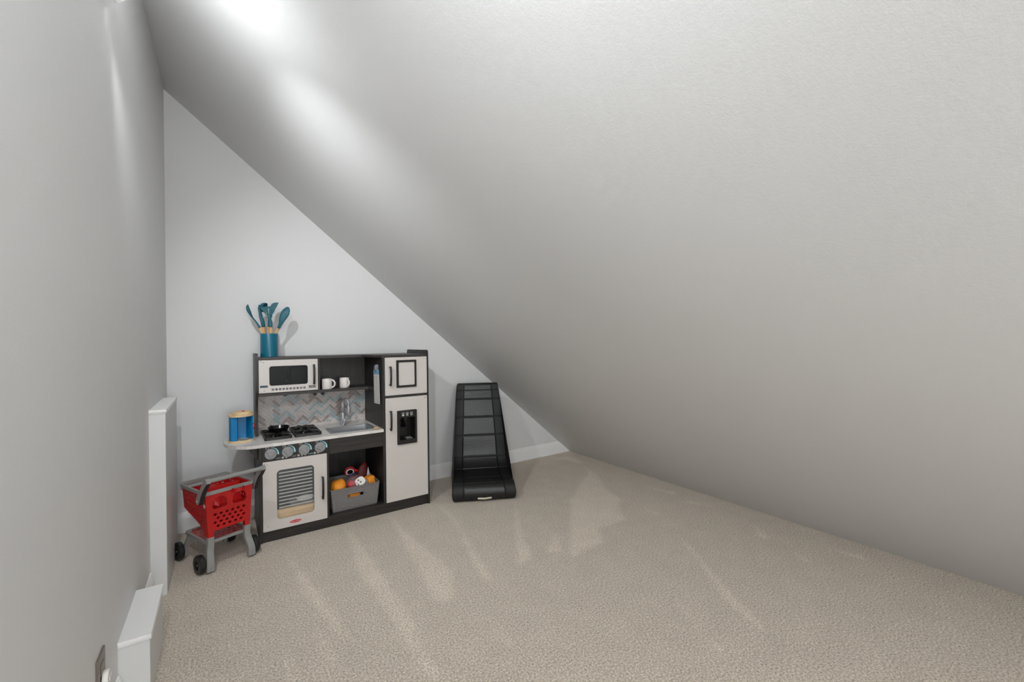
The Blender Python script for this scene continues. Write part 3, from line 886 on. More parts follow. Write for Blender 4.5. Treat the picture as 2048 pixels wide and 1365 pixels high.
# microwave door
MY = YU - 0.010
mw = rrect(0.239, 0.457, 0.8835, 1.0055, 0.014, 5)
bm = BM(); slab(bm, [rrect(0.1825, 0.5165, 0.8405, 1.0440, 0.002, 2), mw], XZ, MY, MY + 0.0095); md = obj('microwave_door', bm, 'door', K)
bm = BM(); slab(bm, [mw], XZ, MY + 0.0035, MY + 0.0055); obj('microwave_window', bm, 'smoked', md)
handle(0.4915, 0.879, 1.009, MY, md, 0.026)
bolts([(0.194, 1.037), (0.209, 1.031), (0.194, 0.849), (0.210, 0.855)], MY, md)
bm = BM(); slab(bm, [rrect(0.189, 0.230, 0.8745, 0.8875, 0.003, 3)], XZ, MY - 0.0005, MY + 0.0002); obj('clock_display', bm, 'black', md)
bm = BM(); text(bm, '00:00', 0.0125, face_front(0.2095, MY - 0.0008, 0.881)); obj('clock_digits', bm, 'blue_print', md)
for k in range(10):
    x = 0.2575 + k * 0.01985
    bm = BM(); slab(bm, [circ(x, 0.8600, 0.0070, n=18)], XZ, MY - 0.0005, MY + 0.0002); obj('number_button', bm, 'black', md)
    bm = BM(); text(bm, str(k), 0.0105, face_front(x, MY - 0.0008, 0.8600)); obj('number', bm, 'white_print', md)
bm = BM(); slab(bm, [rrect(0.462, 0.501, 0.8565, 0.8715, 0.003, 3)], XZ, MY - 0.0005, MY + 0.0002); obj('start_button', bm, 'black', md)
bm = BM(); text(bm, 'START', 0.0108, face_front(0.4815, MY - 0.0008, 0.864)); obj('start_lettering', bm, 'white_print', md)

# bracket and towel holder under the side ledge
bm = BM(); slab(bm, [[(0.1645, 0.5515), (0.122, 0.5515), (0.122, 0.530), (0.130, 0.515), (0.146, 0.498), (0.148, 0.478), (0.1645, 0.470)]], XZ, 2.86, 2.872); obj('ledge_bracket', bm, 'wood_edge', K)
bm = BM(); slab(bm, [[(0.1645, 0.5515), (0.122, 0.5515), (0.122, 0.530), (0.130, 0.515), (0.146, 0.498), (0.148, 0.478), (0.1645, 0.470)]], XZ, 3.13, 3.142); obj('ledge_bracket', bm, 'wood_edge', K)
# grey clip stuck to the fridge side panel (holds the card)
CXP = 0.8765
bm = BM(); loft(bm, [(CXP - 0.004, 2.915, 0.992), (CXP - 0.010, 2.915, 0.985), (CXP - 0.012, 2.913, 0.965), (CXP - 0.006, 2.912, 0.945)], [0.016, 0.024, 0.024, 0.022], [0.003, 0.004, 0.004, 0.0025], (0, 1, 0), 12, 4)
box(bm, CXP - 0.004, CXP - 0.0003, 2.886, 2.934, 0.95, 0.995, 0.002, 2)
obj('card_clip', bm, 'clip_grey', K, 40)

# ================================================================== SMALL THINGS ON THE KITCHEN
# hanging list card
t = thing('picture_card', 'narrow white card with blue header hanging from the clip on the fridge side', 'card', (CXP - 0.004, 2.905, 0.722))
tilt = Matrix.Translation((CXP - 0.0062, 2.912, 0.955)) @ Matrix.Rotation(R(-3.0), 4, 'X')
def card_box(y0, y1, z0, z1, x0, x1):
    b_ = BM(); box(b_, x0, x1, y0, y1, z0, z1); bmesh.ops.transform(b_, matrix=tilt, verts=b_.verts[:]); return b_
obj('card_sheet', card_box(-0.062, 0.062, -0.228, -0.028, -0.0008, 0.0004), 'card_white', t)
obj('card_header', card_box(-0.062, 0.062, -0.028, 0.004, -0.0008, 0.0004), 'card_blue', t)
bm = BM(); rk = random.Random(5)
for r_ in range(13):
    for c_ in (-0.04, 0.0, 0.042):
        w, h = rk.uniform(0.002, 0.0055), rk.uniform(0.0012, 0.0030)
        z = -0.043 - r_ * 0.0145
        box(bm, -0.0011, -0.0007, c_ - w, c_ + w, z - h, z + h)
bmesh.ops.transform(bm, matrix=tilt, verts=bm.verts[:])
obj('card_print', bm, 'ink', t)['kind'] = 'stuff'

# mugs
def mug(x, y, ang, label):
    z = 0.8362
    t = thing('toy_mug', label, 'mug', (x, y, z), group='white toy mugs on the kitchen shelf')
    bm = BM(); lathe(bm, [(0, 0), (0.0305, 0), (0.0315, 0.002), (0.0315, 0.066), (0.0305, 0.068), (0.027, 0.068), (0.026, 0.066), (0.026, 0.035), (0, 0.035)], Matrix.Translation((x, y, z)), 36)
    obj('cup', bm, 'mug_white', t, 40)
    d = Vector((math.cos(ang), math.sin(ang), 0))
    pts = [Vector((x, y, z + 0.034)) + d * (0.0305 + 0.021 * math.cos(R(a))) + Vector((0, 0, 0.025 * math.sin(R(a)))) for a in range(-100, 101, 20)]
    bm = BM(); loft(bm, pts, 0.0065, 0.0055, d.cross(Vector((0, 0, 1))), 10, 3)
    obj('mug_handle', bm, 'mug_white', t, True)
mug(0.582, 3.062, R(-25), 'white toy mug next to the microwave, handle out to the side')
mug(0.698, 3.075, R(-68), 'white toy mug further from the microwave, handle turned to the front')

# frying pan on the left grate
t = thing('toy_pan', 'small black toy frying pan on the burner grate', 'pan', (0.288, 3.02, CT1 + 0.0275))
bm = BM(); lathe(bm, [(0, 0), (0.042, 0), (0.05, 0.004), (0.061, 0.024), (0.0625, 0.024), (0.0625, 0.026), (0.059, 0.0255), (0.049, 0.007), (0.04, 0.003), (0, 0.003)], Matrix.Translation((0.288, 3.02, CT1 + 0.0275)), 36); obj('pan_body', bm, 'black_gloss', t, 35)
bm = BM(); loft(bm, [(0.272, 3.080, CT1 + 0.049), (0.265, 3.105, CT1 + 0.046), (0.255, 3.145, CT1 + 0.042)], [0.006, 0.007, 0.008], [0.004, 0.004, 0.005], (1, 0.2, 0), 10, 3); obj('pan_handle', bm, 'black_gloss', t, True)

# wooden ring by the sink
bm = BM()
lathe(bm, [(0.008, 0.0), (0.017, 0.0), (0.018, 0.0025), (0.017, 0.005), (0.008, 0.005), (0.007, 0.0025), (0.008, 0.0)], Matrix.Translation((0.842, 2.832, CT1 + 0.0032)), 28, cap=False)
tag(obj('toy_ring', bm, 'yellow_wood', None, 40, at=(0.842, 2.832, CT1 + 0.0032)), 'small yellow wooden ring lying at the corner of the sink', 'ring')

# toy coffee maker on the side ledge
CX, CY, CZ = 0.0875, 2.975, CT1 + 0.0003
t = thing('toy_coffee_maker', 'blue wooden toy coffee maker with pine base and lid on the side ledge', 'coffee maker', (CX, CY, CZ))
def dshape(rx, ry, yback, n=24):
    return [(CX + rx * math.cos(R(a)), CY + ry * math.sin(R(a))) for a in range(180, 361, 180 // n * 1 if n <= 180 else 1)] + [(CX + rx, CY + yback), (CX - rx, CY + yback)]
def dsh(rx, ry, yb_):
    return [(CX + rx * math.cos(R(a)), CY - 0.01 + ry * math.sin(R(a))) for a in range(180, 361, 9)] + [(CX + rx, CY + yb_), (CX - rx, CY + yb_)]
bm = BM(); slab(bm, [dsh(0.066, 0.058, 0.055)], XY, CZ, CZ + 0.011); obj('base_board', bm, 'pine', t, 30)
bm = BM(); slab(bm, [dsh(0.064, 0.056, 0.055)], XY, CZ + 0.150, CZ + 0.161); obj('lid_board', bm, 'pine', t, 30)
bm = BM(); lathe(bm, [(0, 0), (0.049, 0), (0.05, 0.001), (0.05, 0.012), (0.049, 0.014), (0, 0.014)], Matrix.Translation((CX + 0.006, CY - 0.002, CZ + 0.161)), 36); obj('lid_disc', bm, 'pine', t, 35)
bm = BM(); lathe(bm, [(0, 0), (0.008, 0), (0.008, 0.004), (0.006, 0.005), (0, 0.005)], Matrix.Translation((CX + 0.012, CY + 0.0, CZ + 0.175)), 18); obj('lid_button', bm, 'toy_red', t, 40)
# blue body: thick left wing, back wall, right wing
bm = BM()
body = [(CX - 0.060, CY + 0.052), (CX - 0.060, CY - 0.022), (CX - 0.050, CY - 0.040), (CX - 0.022, CY - 0.046), (CX - 0.018, CY - 0.036), (CX - 0.020, CY - 0.01), (CX - 0.022, CY + 0.03), (CX + 0.026, CY + 0.03), (CX + 0.036, CY + 0.0), (CX + 0.051, CY - 0.030), (CX + 0.060, CY - 0.022), (CX + 0.060, CY + 0.052)]
slab(bm, [body], XY, CZ + 0.0112, CZ + 0.1498); obj('coffee_maker_body', bm, 'toy_blue', t, 30)
bm = BM(); lathe(bm, [(0, 0), (0.024, 0), (0.025, 0.001), (0.024, 0.0015), (0, 0.0016)], Matrix.Translation((CX + 0.012, CY - 0.028, CZ + 0.0111)), 30); obj('hot_plate', bm, 'silver', t, 35)
bm = BM(); lathe(bm, [(0, 0), (0.019, 0), (0.019, 0.005), (0.012, 0.009), (0, 0.010)], Matrix.Translation((CX + 0.0603, CY - 0.002, CZ + 0.082)) @ Matrix.Rotation(R(90), 4, 'Y'), 24); obj('side_knob', bm, 'toy_red', t, 40)

# things behind the appliance windows
t = thing('game_box', 'black box with yellow lettering inside the toy microwave', 'box', (0.32, 3.10, 0.8365))
bm = BM(); box(bm, 0.245, 0.352, 3.062, 3.17, 0.8365, 1.020, 0.002, 1); obj('carton', bm, 'box_black', t)
bm = BM(); text(bm, 'G', 0.036, face_front(0.340, 3.0616, 0.982)); text(bm, 'K', 0.036, face_front(0.344, 3.0616, 0.905)); obj('carton_lettering', bm, 'glyph_yellow', t)
bm = BM(); box(bm, 0.368, 0.512, 3.12, 3.17, 0.8365, 0.99, 0.012, 3)
tag(obj('toy_case', bm, 'grey_plastic', None, 40, at=(0.44, 3.145, 0.8365)), 'grey case standing beside the black box inside the microwave', 'case')
bm = BM(); box(bm, 0.240, 0.470, 2.818, 2.836, 0.0705, 0.168, 0.003, 2)
tag(obj('wooden_board', bm, 'board_wood', None, 40, at=(0.355, 2.827, 0.0705)), 'pale wooden board propped behind the oven window', 'board')
t = thing('toy_food', 'small tray of pale toy food on the oven floor', 'toy food', (0.40, 2.90, 0.0705))
bm = BM(); box(bm, 0.33, 0.50, 2.86, 2.95, 0.0705, 0.172, 0.004, 2); obj('tray', bm, 'grey_plastic', t)
bm = BM(); ellipsoid(bm, (0.415, 2.885, 0.188), (0.05, 0.022, 0.018)); obj('bread', bm, 'card_white', t, True)

# ---- crock and utensils
UX, UY, UZ = 0.2495, 3.122, 1.0622
t = thing('utensil_crock', 'teal cylindrical utensil crock on top of the play kitchen', 'crock', (UX, UY, UZ))
bm = BM(); lathe(bm, [(0, 0), (0.049, 0), (0.050, 0.001), (0.050, 0.149), (0.0495, 0.150), (0.0465, 0.150), (0.046, 0.149), (0.046, 0.004), (0, 0.004)], Matrix.Translation((UX, UY, UZ)), 48); obj('crock_body', bm, 'crock', t, 40)
def up(px, py, dy=0.0):
    """a point in the upright plane through the crock"""
    return Vector((UX + (px - 539) / 352.0, UY + dy, UZ + (714.5 - py) / 310.0))
def utensil(name, label, foot, neck, pts, w, th, axis, dy0, dy1):
    f = up(foot, 712, dy0); nk = up(*neck, dy1)
    t = thing(name, label, 'utensil', f, group='teal kitchen utensils in the crock')
    bm = BM(); loft(bm, [f, f.lerp(nk, 0.5), nk], [0.0075, 0.0085, 0.0085], [0.006, 0.0065, 0.0065], (1, 0, 0), 12); obj('wooden_handle', bm, 'beech', t, True)
    P = smooth_path([f.lerp(nk, 0.97)] + [up(x, y, d) for x, y, d in pts], 5)
    m = len(P)
    W_ = np.interp(np.linspace(0, 1, m), np.linspace(0, 1, len(w)), w).tolist()
    T_ = np.interp(np.linspace(0, 1, m), np.linspace(0, 1, len(th)), th).tolist()
    bm = BM(); loft(bm, P, W_, T_, axis, 16, 2.4); obj('utensil_head', bm, 'teal', t, True)
    return t
# spoon seen from its edge
utensil('serving_spoon', 'teal spoon with narrow bowl seen edge on, leaning over the crock rim', 549, (520, 655), [(514, 645, -0.0), (507, 636, 0), (502, 627, 0), (498.5, 618, 0), (498.6, 611, 0)], [0.0085, 0.006, 0.006, 0.016, 0.026, 0.024, 0.004], [0.0085, 0.005, 0.004, 0.007, 0.0105, 0.009, 0.002], (0.15, 1, 0), -0.018, -0.007)
# large solid spoon facing out
utensil('solid_spoon', 'teal spoon with large oval bowl leaning away from the other utensils', 527, (559, 655), [(562, 647, -0.012), (566, 637, -0.016), (570.5, 628, -0.018), (574, 621, -0.016), (577.5, 614, -0.012)], [0.0085, 0.010, 0.018, 0.024, 0.0255, 0.021, 0.007], [0.0085, 0.006, 0.006, 0.006, 0.006, 0.005, 0.002], (1, -0.25, 0.35), 0.012, -0.002)
# ladle: stem and bowl
t = utensil('ladle', 'teal ladle with rounded deep bowl behind the slotted turner', 534, (528, 652), [(527, 645, 0.012), (524, 635, 0.014), (522, 624, 0.014), (521, 617, 0.012), (523, 611, 0.008)], [0.011, 0.012, 0.010, 0.009, 0.009], [0.009, 0.008, 0.006, 0.005, 0.004], (1, 0.2, 0), 0.026, 0.018)
bm = BM(); q = BM()
prof = [(0.0, -0.030), (0.012, -0.0285), (0.022, -0.022), (0.029, -0.012), (0.032, 0.0), (0.0305, 0.0), (0.027, -0.011), (0.020, -0.020), (0.011, -0.026), (0, -0.0275)]
lathe(bm, prof, Matrix.Translation(up(531, 616, 0.006)) @ Matrix.Rotation(R(115), 4, 'Y') @ Matrix.Rotation(R(25), 4, 'X'), 28)
obj('ladle_bowl', bm, 'teal', t, 60)
# slotted turner in front
t = utensil('slotted_turner', 'teal slotted turner with three openings facing the room', 541, (542, 653.5), [(541.5, 645, -0.018), (539.5, 636, -0.02), (538.5, 630, -0.02)], [0.0095, 0.010, 0.0085, 0.012], [0.009, 0.008, 0.006, 0.004], (1, 0, 0), -0.034, -0.022)
H0 = [(533, 631), (545.5, 630.5), (549.5, 624), (554, 611.5), (541, 613.5), (521.5, 616.5), (527, 624)]
hol = [[(538.6, 618), (538.2, 628.3), (537.4, 628.3), (537.2, 618)], [(544.9, 619.2), (544.2, 627.3), (543.2, 627.2), (543.9, 619.2)], [(533.6, 625.5), (534.2, 628.8), (532.4, 628.8)]]
def tf(p, tt):
    v = up(p[0], p[1], -0.020); v.y += tt - 0.10 * max(0, (v.z - UZ - 0.27)); return v
bm = BM(); slab(bm, [H0] + hol, tf, -0.0022, 0.0022); obj('turner_head', bm, 'teal', t)
# spatula at the back
t = utensil('spatula', 'teal flat spatula with rounded shoulder at the back of the crock', 541, (540, 652), [(541, 642, 0.024), (543, 630, 0.028), (545, 622, 0.03)], [0.0095, 0.009, 0.009, 0.011], [0.008, 0.006, 0.005, 0.003], (1, 0, 0), 0.02, 0.022)
S0 = [(541, 624), (550, 622), (556, 613), (560, 604.5), (556, 604), (549, 605.5), (545, 608.5), (542.5, 615)]
def sf(p, tt):
    v = up(p[0], p[1], 0.030); v.y += tt; return v
bm = BM(); slab(bm, [S0], sf, -0.002, 0.002); obj('spatula_head', bm, 'teal', t)

# ================================================================== BASKET OF TOYS
BX0, BX1, BZ0, BZ1, BYF, BYB = 0.552, 0.858, 0.0705, 0.2135, 2.826, 3.12
B = thing('storage_basket', 'grey woven plastic storage basket in the open cubby', 'basket', ((BX0 + BX1) / 2, (BYF + BYB) / 2, BZ0))
def bwall(p, t): return p
tp = 0.014                                            # taper towards the floor
def bp(u, z, side, t=0.0):
    """point on a basket wall; u 0..1 along the wall, z height, t outward"""
    k = (BZ1 - z) / (BZ1 - BZ0) * tp
    x0, x1, y0, y1 = BX0 + k, BX1 - k, BYF + k, BYB - k
    if side == 'f': return Vector((x0 + (x1 - x0) * u, y0 - t, z))
    if side == 'b': return Vector((x0 + (x1 - x0) * u, y1 + t, z))
    if side == 'l': return Vector((x0 - t, y0 + (y1 - y0) * u, z))
    return Vector((x1 + t, y0 + (y1 - y0) * u, z))
slot = rrect(0.31, 0.69, 0.148, 0.176, 0.012, 5)
slot = [(0.5 + (p[0] - 0.5), p[1]) for p in slot]
for s, holes in (('f', [[(0.33 + 0.34 * (p[0] - 0) , p[1]) for p in [(0.0, 0.152), (0.06, 0.147), (0.94, 0.147), (1.0, 0.152), (1.0, 0.168), (0.94, 0.173), (0.06, 0.173), (0.0, 0.168)]]]), ('b', []), ('l', []), ('r', [])):
    bm = BM(); slab(bm, [[(0, BZ0), (1, BZ0), (1, BZ1), (0, BZ1)]] + holes, lambda p, t: bp(p[0], p[1], s, t), -0.003, 0.0)
    obj('basket_wall', bm, 'basket_grey', B)
    if s == 'f':
        bm = BM(); ring = [bp(*q, 'f', 0.001) for q in [(h[0], h[1]) for h in holes[0]]]
        tube(bm, smooth_path(ring, 3, True) + [ring[0]], 0.0035, 8); obj('slot_rim', bm, 'basket_grey', B, True)
bm = BM(); box(bm, BX0 + tp, BX1 - tp, BYF + tp, BYB - tp, BZ0, BZ0 + 0.003); obj('basket_floor', bm, 'basket_grey', B)
bm = BM()
slab(bm, [rrect(BX0 - 0.004, BX1 + 0.004, BYF - 0.004, BYB + 0.004, 0.016, 4), rrect(BX0 + 0.003, BX1 - 0.003, BYF + 0.003, BYB - 0.003, 0.012, 4)], XY, BZ1 - 0.004, BZ1 + 0.002)
obj('basket_rim', bm, 'basket_grey', B)
# weave: small slanted strands, alternating, joined as one part per wall
def weave(side, nu, nz, skip=None):
    bm = BM()
    for r_ in range(nz):
        for c_ in range(nu):
            for h in (-1, 1):
                u = (c_ + 0.5 + 0.25 * h) / nu
                z = BZ0 + 0.008 + (r_ + 0.5) * (BZ1 - BZ0 - 0.014) / nz
                if skip and skip(u, z): continue
                du, dz = 0.22 / nu, 0.0050 * h * (1 if r_ % 2 else -1)
                a_, b_ = bp(u - du, z - dz, side, 0.0), bp(u + du, z + dz, side, 0.0)
                m_ = bp(u, z, side, 0.0052)
                w_ = 0.0056
                top, bot = bp(u, z + w_, side, 0.0008), bp(u, z - w_, side, 0.0008)
                vs_ = [bm.verts.new(p) for p in (a_, top, b_, bot, m_)]
                for i in range(4): bm.faces.new((vs_[i], vs_[(i + 1) % 4], vs_[4]))
    return bm
o = obj('weave', weave('f', 17, 9, lambda u, z: 0.30 < u < 0.70 and 0.139 < z < 0.181), 'basket_grey', B, True); o['kind'] = 'stuff'
o = obj('weave', weave('r', 16, 9), 'basket_grey', B, True); o['kind'] = 'stuff'
o = obj('weave', weave('l', 16, 9), 'basket_grey', B, True); o['kind'] = 'stuff'

G_ = 'toys heaped in the grey basket'
bm = BM(); ellipsoid(bm, (0.613, 2.905, 0.205), (0.048, 0.062, 0.052), Matrix.Rotation(R(18), 4, 'Y'))
for v in bm.verts: v.co.z += 0.006 * math.sin(v.co.x * 90)
tag(obj('soft_toy', bm, 'orange', None, True, at=(0.613, 2.905, 0.153)), 'rounded orange soft toy bulging over the basket rim', 'toy', G_)
bm = BM(); box(bm, -0.025, 0.025, -0.03, 0.03, -0.04, 0.04, 0.010, 3, Matrix.Translation((0.816, 2.895, 0.205)) @ Matrix.Rotation(R(-10), 4, 'Y') @ Matrix.Rotation(R(14), 4, 'Z'))
tag(obj('toy_block', bm, 'orange', None, 40, at=(0.816, 2.895, 0.165)), 'orange block toy at the corner of the basket', 'toy', G_)
bm = BM(); box(bm, 0.668, 0.742, 2.852, 2.900, 0.0745, 0.160, 0.010, 3)
tag(obj('toy_brick', bm, 'orange', None, 40, at=(0.705, 2.876, 0.0745)), 'orange brick toy seen through the hand slot of the basket', 'toy', G_)
FB = thing('toy_bag', 'crumpled see-through bag with pink red ball and white spotted tag in the basket', 'bag', (0.722, 2.912, 0.165), group=G_)
bm = BM(); ellipsoid(bm, (0.722, 2.912, 0.214), (0.056, 0.064, 0.046), Matrix.Rotation(R(-8), 4, 'Y'), 28, 16)
rf = random.Random(2)
for v in bm.verts: v.co += Vector((rf.uniform(-1, 1), rf.uniform(-1, 1), rf.uniform(-1, 1))) * 0.0035
obj('film', bm, 'film', FB, True)
bm = BM(); ellipsoid(bm, (0.694, 2.890, 0.213), (0.027, 0.024, 0.026)); obj('ball', bm, 'pink_red', FB, True, label='pink red ball')
TM = Matrix.Translation((0.738, 2.850, 0.232)) @ Matrix.Rotation(R(-28), 4, 'Y') @ Matrix.Rotation(R(-24), 4, 'X')
b_ = BM(); slab(b_, [rrect(-0.030, 0.032, -0.026, 0.028, 0.022, 5)], XZ, -0.001, 0.001); bmesh.ops.transform(b_, matrix=TM, verts=b_.verts[:]); tg_ = obj('tag', b_, 'card_white', FB, label='white tag with dark spots')
for x, z in ((-0.004, 0.013), (0.002, -0.004), (-0.018, -0.011)):
    b_ = BM(); slab(b_, [rrect(x - 0.005, x + 0.004, z - 0.005, z + 0.006, 0.002, 2)], XZ, -0.0016, 0)
    bmesh.ops.transform(b_, matrix=TM, verts=b_.verts[:]); obj('tag_spot', b_, 'ink', tg_)
bm = BM(); lathe(bm, [(0, 0), (0.030, 0), (0.031, 0.002), (0.030, 0.006), (0, 0.007)], Matrix.Translation((0.762, 2.858, 0.214)) @ Matrix.Rotation(R(62), 4, 'X') @ Matrix.Rotation(R(15), 4, 'Y'), 28)
obj('disc', bm, 'grey_plastic', FB, 35, label='grey flat disc')
t = thing('hair_band', 'red and white looped band with a navy strip on the toy heap', 'band', (0.69, 2.93, 0.262), group=G_)
lp = [Vector((0.692 + 0.030 * math.cos(R(a)), 2.925, 0.290 + 0.026 * math.sin(R(a)))) for a in range(0, 361, 20)]
bm = BM(); loft(bm, lp, 0.012, 0.004, (0, 1, 0), 8); obj('loop', bm, 'toy_red', t, True)
lp = [Vector((0.690 + 0.022 * math.cos(R(a)), 2.912, 0.288 + 0.018 * math.sin(R(a)))) for a in range(0, 361, 20)]
bm = BM(); loft(bm, lp, 0.003, 0.003, (0, 1, 0), 8); obj('loop_edge', bm, 'card_white', t, True)
bm = BM(); loft(bm, [(0.672, 2.905, 0.268), (0.695, 2.900, 0.273), (0.722, 2.905, 0.277)], 0.007, 0.0015, (0, 0, 1), 8, 4); obj('strip', bm, 'navy', t, True)
bm = BM(); loft(bm, [(0.712, 2.93, 0.294), (0.735, 2.935, 0.287), (0.752, 2.94, 0.276)], [0.010, 0.014, 0.006], [0.006, 0.008, 0.004], (0, 1, 0), 10); obj('bow', bm, 'toy_red', t, True)
bm = BM(); loft(bm, [(0.79, 3.02, 0.17), (0.80, 3.02, 0.22), (0.808, 3.03, 0.27), (0.82, 3.03, 0.305)], [0.05, 0.045, 0.03, 0.006], [0.02, 0.018, 0.010, 0.003], (1, 0, 0), 16)
tag(obj('mesh_bag', bm, 'dark_red', None, True, at=(0.79, 3.02, 0.17)), 'dark red pointed net bag at the back of the basket', 'bag', G_)
bm = BM(); slab(bm, [[(0.806, 0.175), (0.846, 0.175), (0.826, 0.285)]], XZ, 2.975, 2.978)
tag(obj('paper_sheet', bm, 'card_white', None, at=(0.826, 2.976, 0.175)), 'white paper corner sticking up in the basket', 'paper', G_)

# ================================================================== SHOPPING CART
CA = math.atan2(0.395, 0.919)
C = thing('toy_shopping_cart', 'red and grey plastic toy shopping cart beside the play kitchen', 'shopping cart', (-0.102, 2.612, 0), CA)
UC = 0.129                                           # middle of the cart across its width
def co(name, bm, mat, parent=C, smooth=30): return obj(name, bm, mat, parent, smooth, local=True)
def side_w(z): return 0.098 + 0.014 * (z - 0.17) / 0.23          # half-width at height z
# handle-end panel with two leg openings and round holes
holes = []
for s in (-1, 1):
    cx = UC + s * 0.046
    holes.append([(cx + 0.033 * math.cos(R(a)), 0.336 + 0.034 * math.sin(R(a))) for a in range(0, 181, 15)] + [(cx - 0.033, 0.318), (cx - 0.025, 0.309), (cx + 0.025, 0.309), (cx + 0.033, 0.318)])
for r_ in range(4):
    for c_ in range(6 if r_ % 2 == 0 else 5):
        x = UC + (c_ - (2.5 if r_ % 2 == 0 else 2)) * 0.027
        holes.append(circ(x, 0.281 - r_ * 0.0205, 0.0075, 0.0062, 10))
pan = [(UC - 0.112, 0.398), (UC - 0.098, 0.175), (UC - 0.074, 0.172), (UC - 0.074, 0.199), (UC + 0.074, 0.199), (UC + 0.074, 0.172), (UC + 0.098, 0.175), (UC + 0.112, 0.398)]
bm = BM(); slab(bm, [pan] + holes, lambda p, t: Vector((p[0], -0.018 + t - 0.02 * (p[1] - 0.2) , p[1])), 0, 0.004); co('handle_end_panel', bm, 'cart_red')
# ledge below the leg openings, seat flap
bm = BM(); box(bm, UC - 0.094, UC + 0.094, -0.018, 0.06, 0.298, 0.303, 0.001, 1); co('seat_shelf', bm, 'cart_red')
bm = BM(); box(bm, UC - 0.09, UC + 0.09, -0.0025, 0.0025, -0.05, 0.05, 0.001, 1, Matrix.Translation((0, 0.065, 0.348)) @ Matrix.Rotation(R(-12), 4, 'X')); co('seat_flap', bm, 'cart_red')
bm = BM()
for k in range(5):
    a = R(-50 + 25 * k)
    loft(bm, [(UC - 0.046, -0.006, 0.315), (UC - 0.046 + 0.022 * math.sin(a), 0.010, 0.315 + 0.03 * math.cos(a)), (UC - 0.046 + 0.034 * math.sin(a), 0.022, 0.315 + 0.045 * math.cos(a))], [0.002, 0.008, 0.010], [0.001, 0.0015, 0.0015], (math.cos(a), 0, -math.sin(a)), 8, 4)
co('seat_rib', bm, 'cart_red')
# cup holder under the rim
bm = BM(); lathe(bm, [(0.026, 0.0), (0.0285, 0.0), (0.029, -0.018), (0.024, -0.02), (0.023, -0.018), (0.026, 0.0)], Matrix.Translation((UC + 0.035, -0.03, 0.394)), 24, cap=False); co('cup_holder', bm, 'cart_red')
# side panels: deep at the handle end, shallow at the front, holes
def side_panel(sgn):
    out = [(-0.020, 0.398), (-0.016, 0.175), (0.032, 0.176), (0.036, 0.195), (0.05, 0.212), (0.075, 0.226), (0.11, 0.238), (0.17, 0.256), (0.242, 0.278), (0.248, 0.398)]
    hs = []
    for r_ in range(5):
        for c_ in range(8):
            y = 0.035 + c_ * 0.026 + (0.013 if r_ % 2 else 0); z = 0.370 - r_ * 0.026
            lim = 0.215 + 0.29 * max(0, y - 0.06)
            if z - 0.012 < lim or y > 0.235: continue
            hs.append(circ(y, z, 0.0075, 0.0075, 8))
    for (y, z) in ((0.05, 0.245), (0.075, 0.255), (0.03, 0.225)): hs.append(circ(y, z, 0.006, 0.006, 8))
    bm = BM()
    slab(bm, [out] + hs, lambda p, t: Vector((UC + sgn * (side_w(p[1]) + t), p[0], p[1])), -0.004, 0)
    co('side_panel', bm, 'cart_red')
side_panel(-1); side_panel(1)
hs = [circ(UC + (c_ - 3) * 0.027, 0.354 - r_ * 0.026, 0.008, n=8) for r_ in range(3) for c_ in range(7)]
bm = BM(); slab(bm, [[(UC - 0.109, 0.373), (UC - 0.103, 0.279), (UC + 0.103, 0.279), (UC + 0.109, 0.373)]] + hs, XZ, 0.2445, 0.2485); co('front_panel', bm, 'cart_red')
bm = BM(); slab(bm, [[(-0.014, 0.199), (0.036, 0.197), (0.05, 0.214), (0.075, 0.228), (0.11, 0.240), (0.17, 0.258), (0.242, 0.280), (0.242, 0.284), (0.17, 0.262), (0.11, 0.244), (0.075, 0.232), (0.05, 0.218), (0.036, 0.203), (-0.014, 0.203)]], lambda p, t: Vector((UC + t, p[0], p[1])), -0.098, 0.098); co('basket_floor', bm, 'cart_red')
for s in (-1, 1):                                    # corner posts reaching down to the grey legs
    bm = BM(); loft(bm, [(UC + s * 0.087, -0.005, 0.20), (UC + s * 0.086, -0.004, 0.172)], [0.0135, 0.0135], [0.0145, 0.0145], (1, 0, 0), 12, 5); co('corner_post', bm, 'cart_red')
# grey rim with raised front bar
rz = 0.400
bm = BM(); slab(bm, [rrect(UC - 0.118, UC + 0.118, -0.028, 0.2445, 0.010, 4), rrect(UC - 0.110, UC + 0.110, -0.020, 0.2435, 0.003, 2)], XY, rz - 0.012, rz + 0.005); co('rim', bm, 'cart_grey')
bm = BM()
fb = [(UC - 0.114, 0.372), (UC + 0.114, 0.372), (UC + 0.116, 0.406), (UC + 0.10, 0.4125), (UC - 0.10, 0.4125), (UC - 0.116, 0.406)]
slab(bm, [fb, rrect(UC - 0.092, UC + 0.092, 0.378, 0.395, 0.007, 3)], XZ, 0.2445, 0.256); co('front_bar', bm, 'cart_grey')
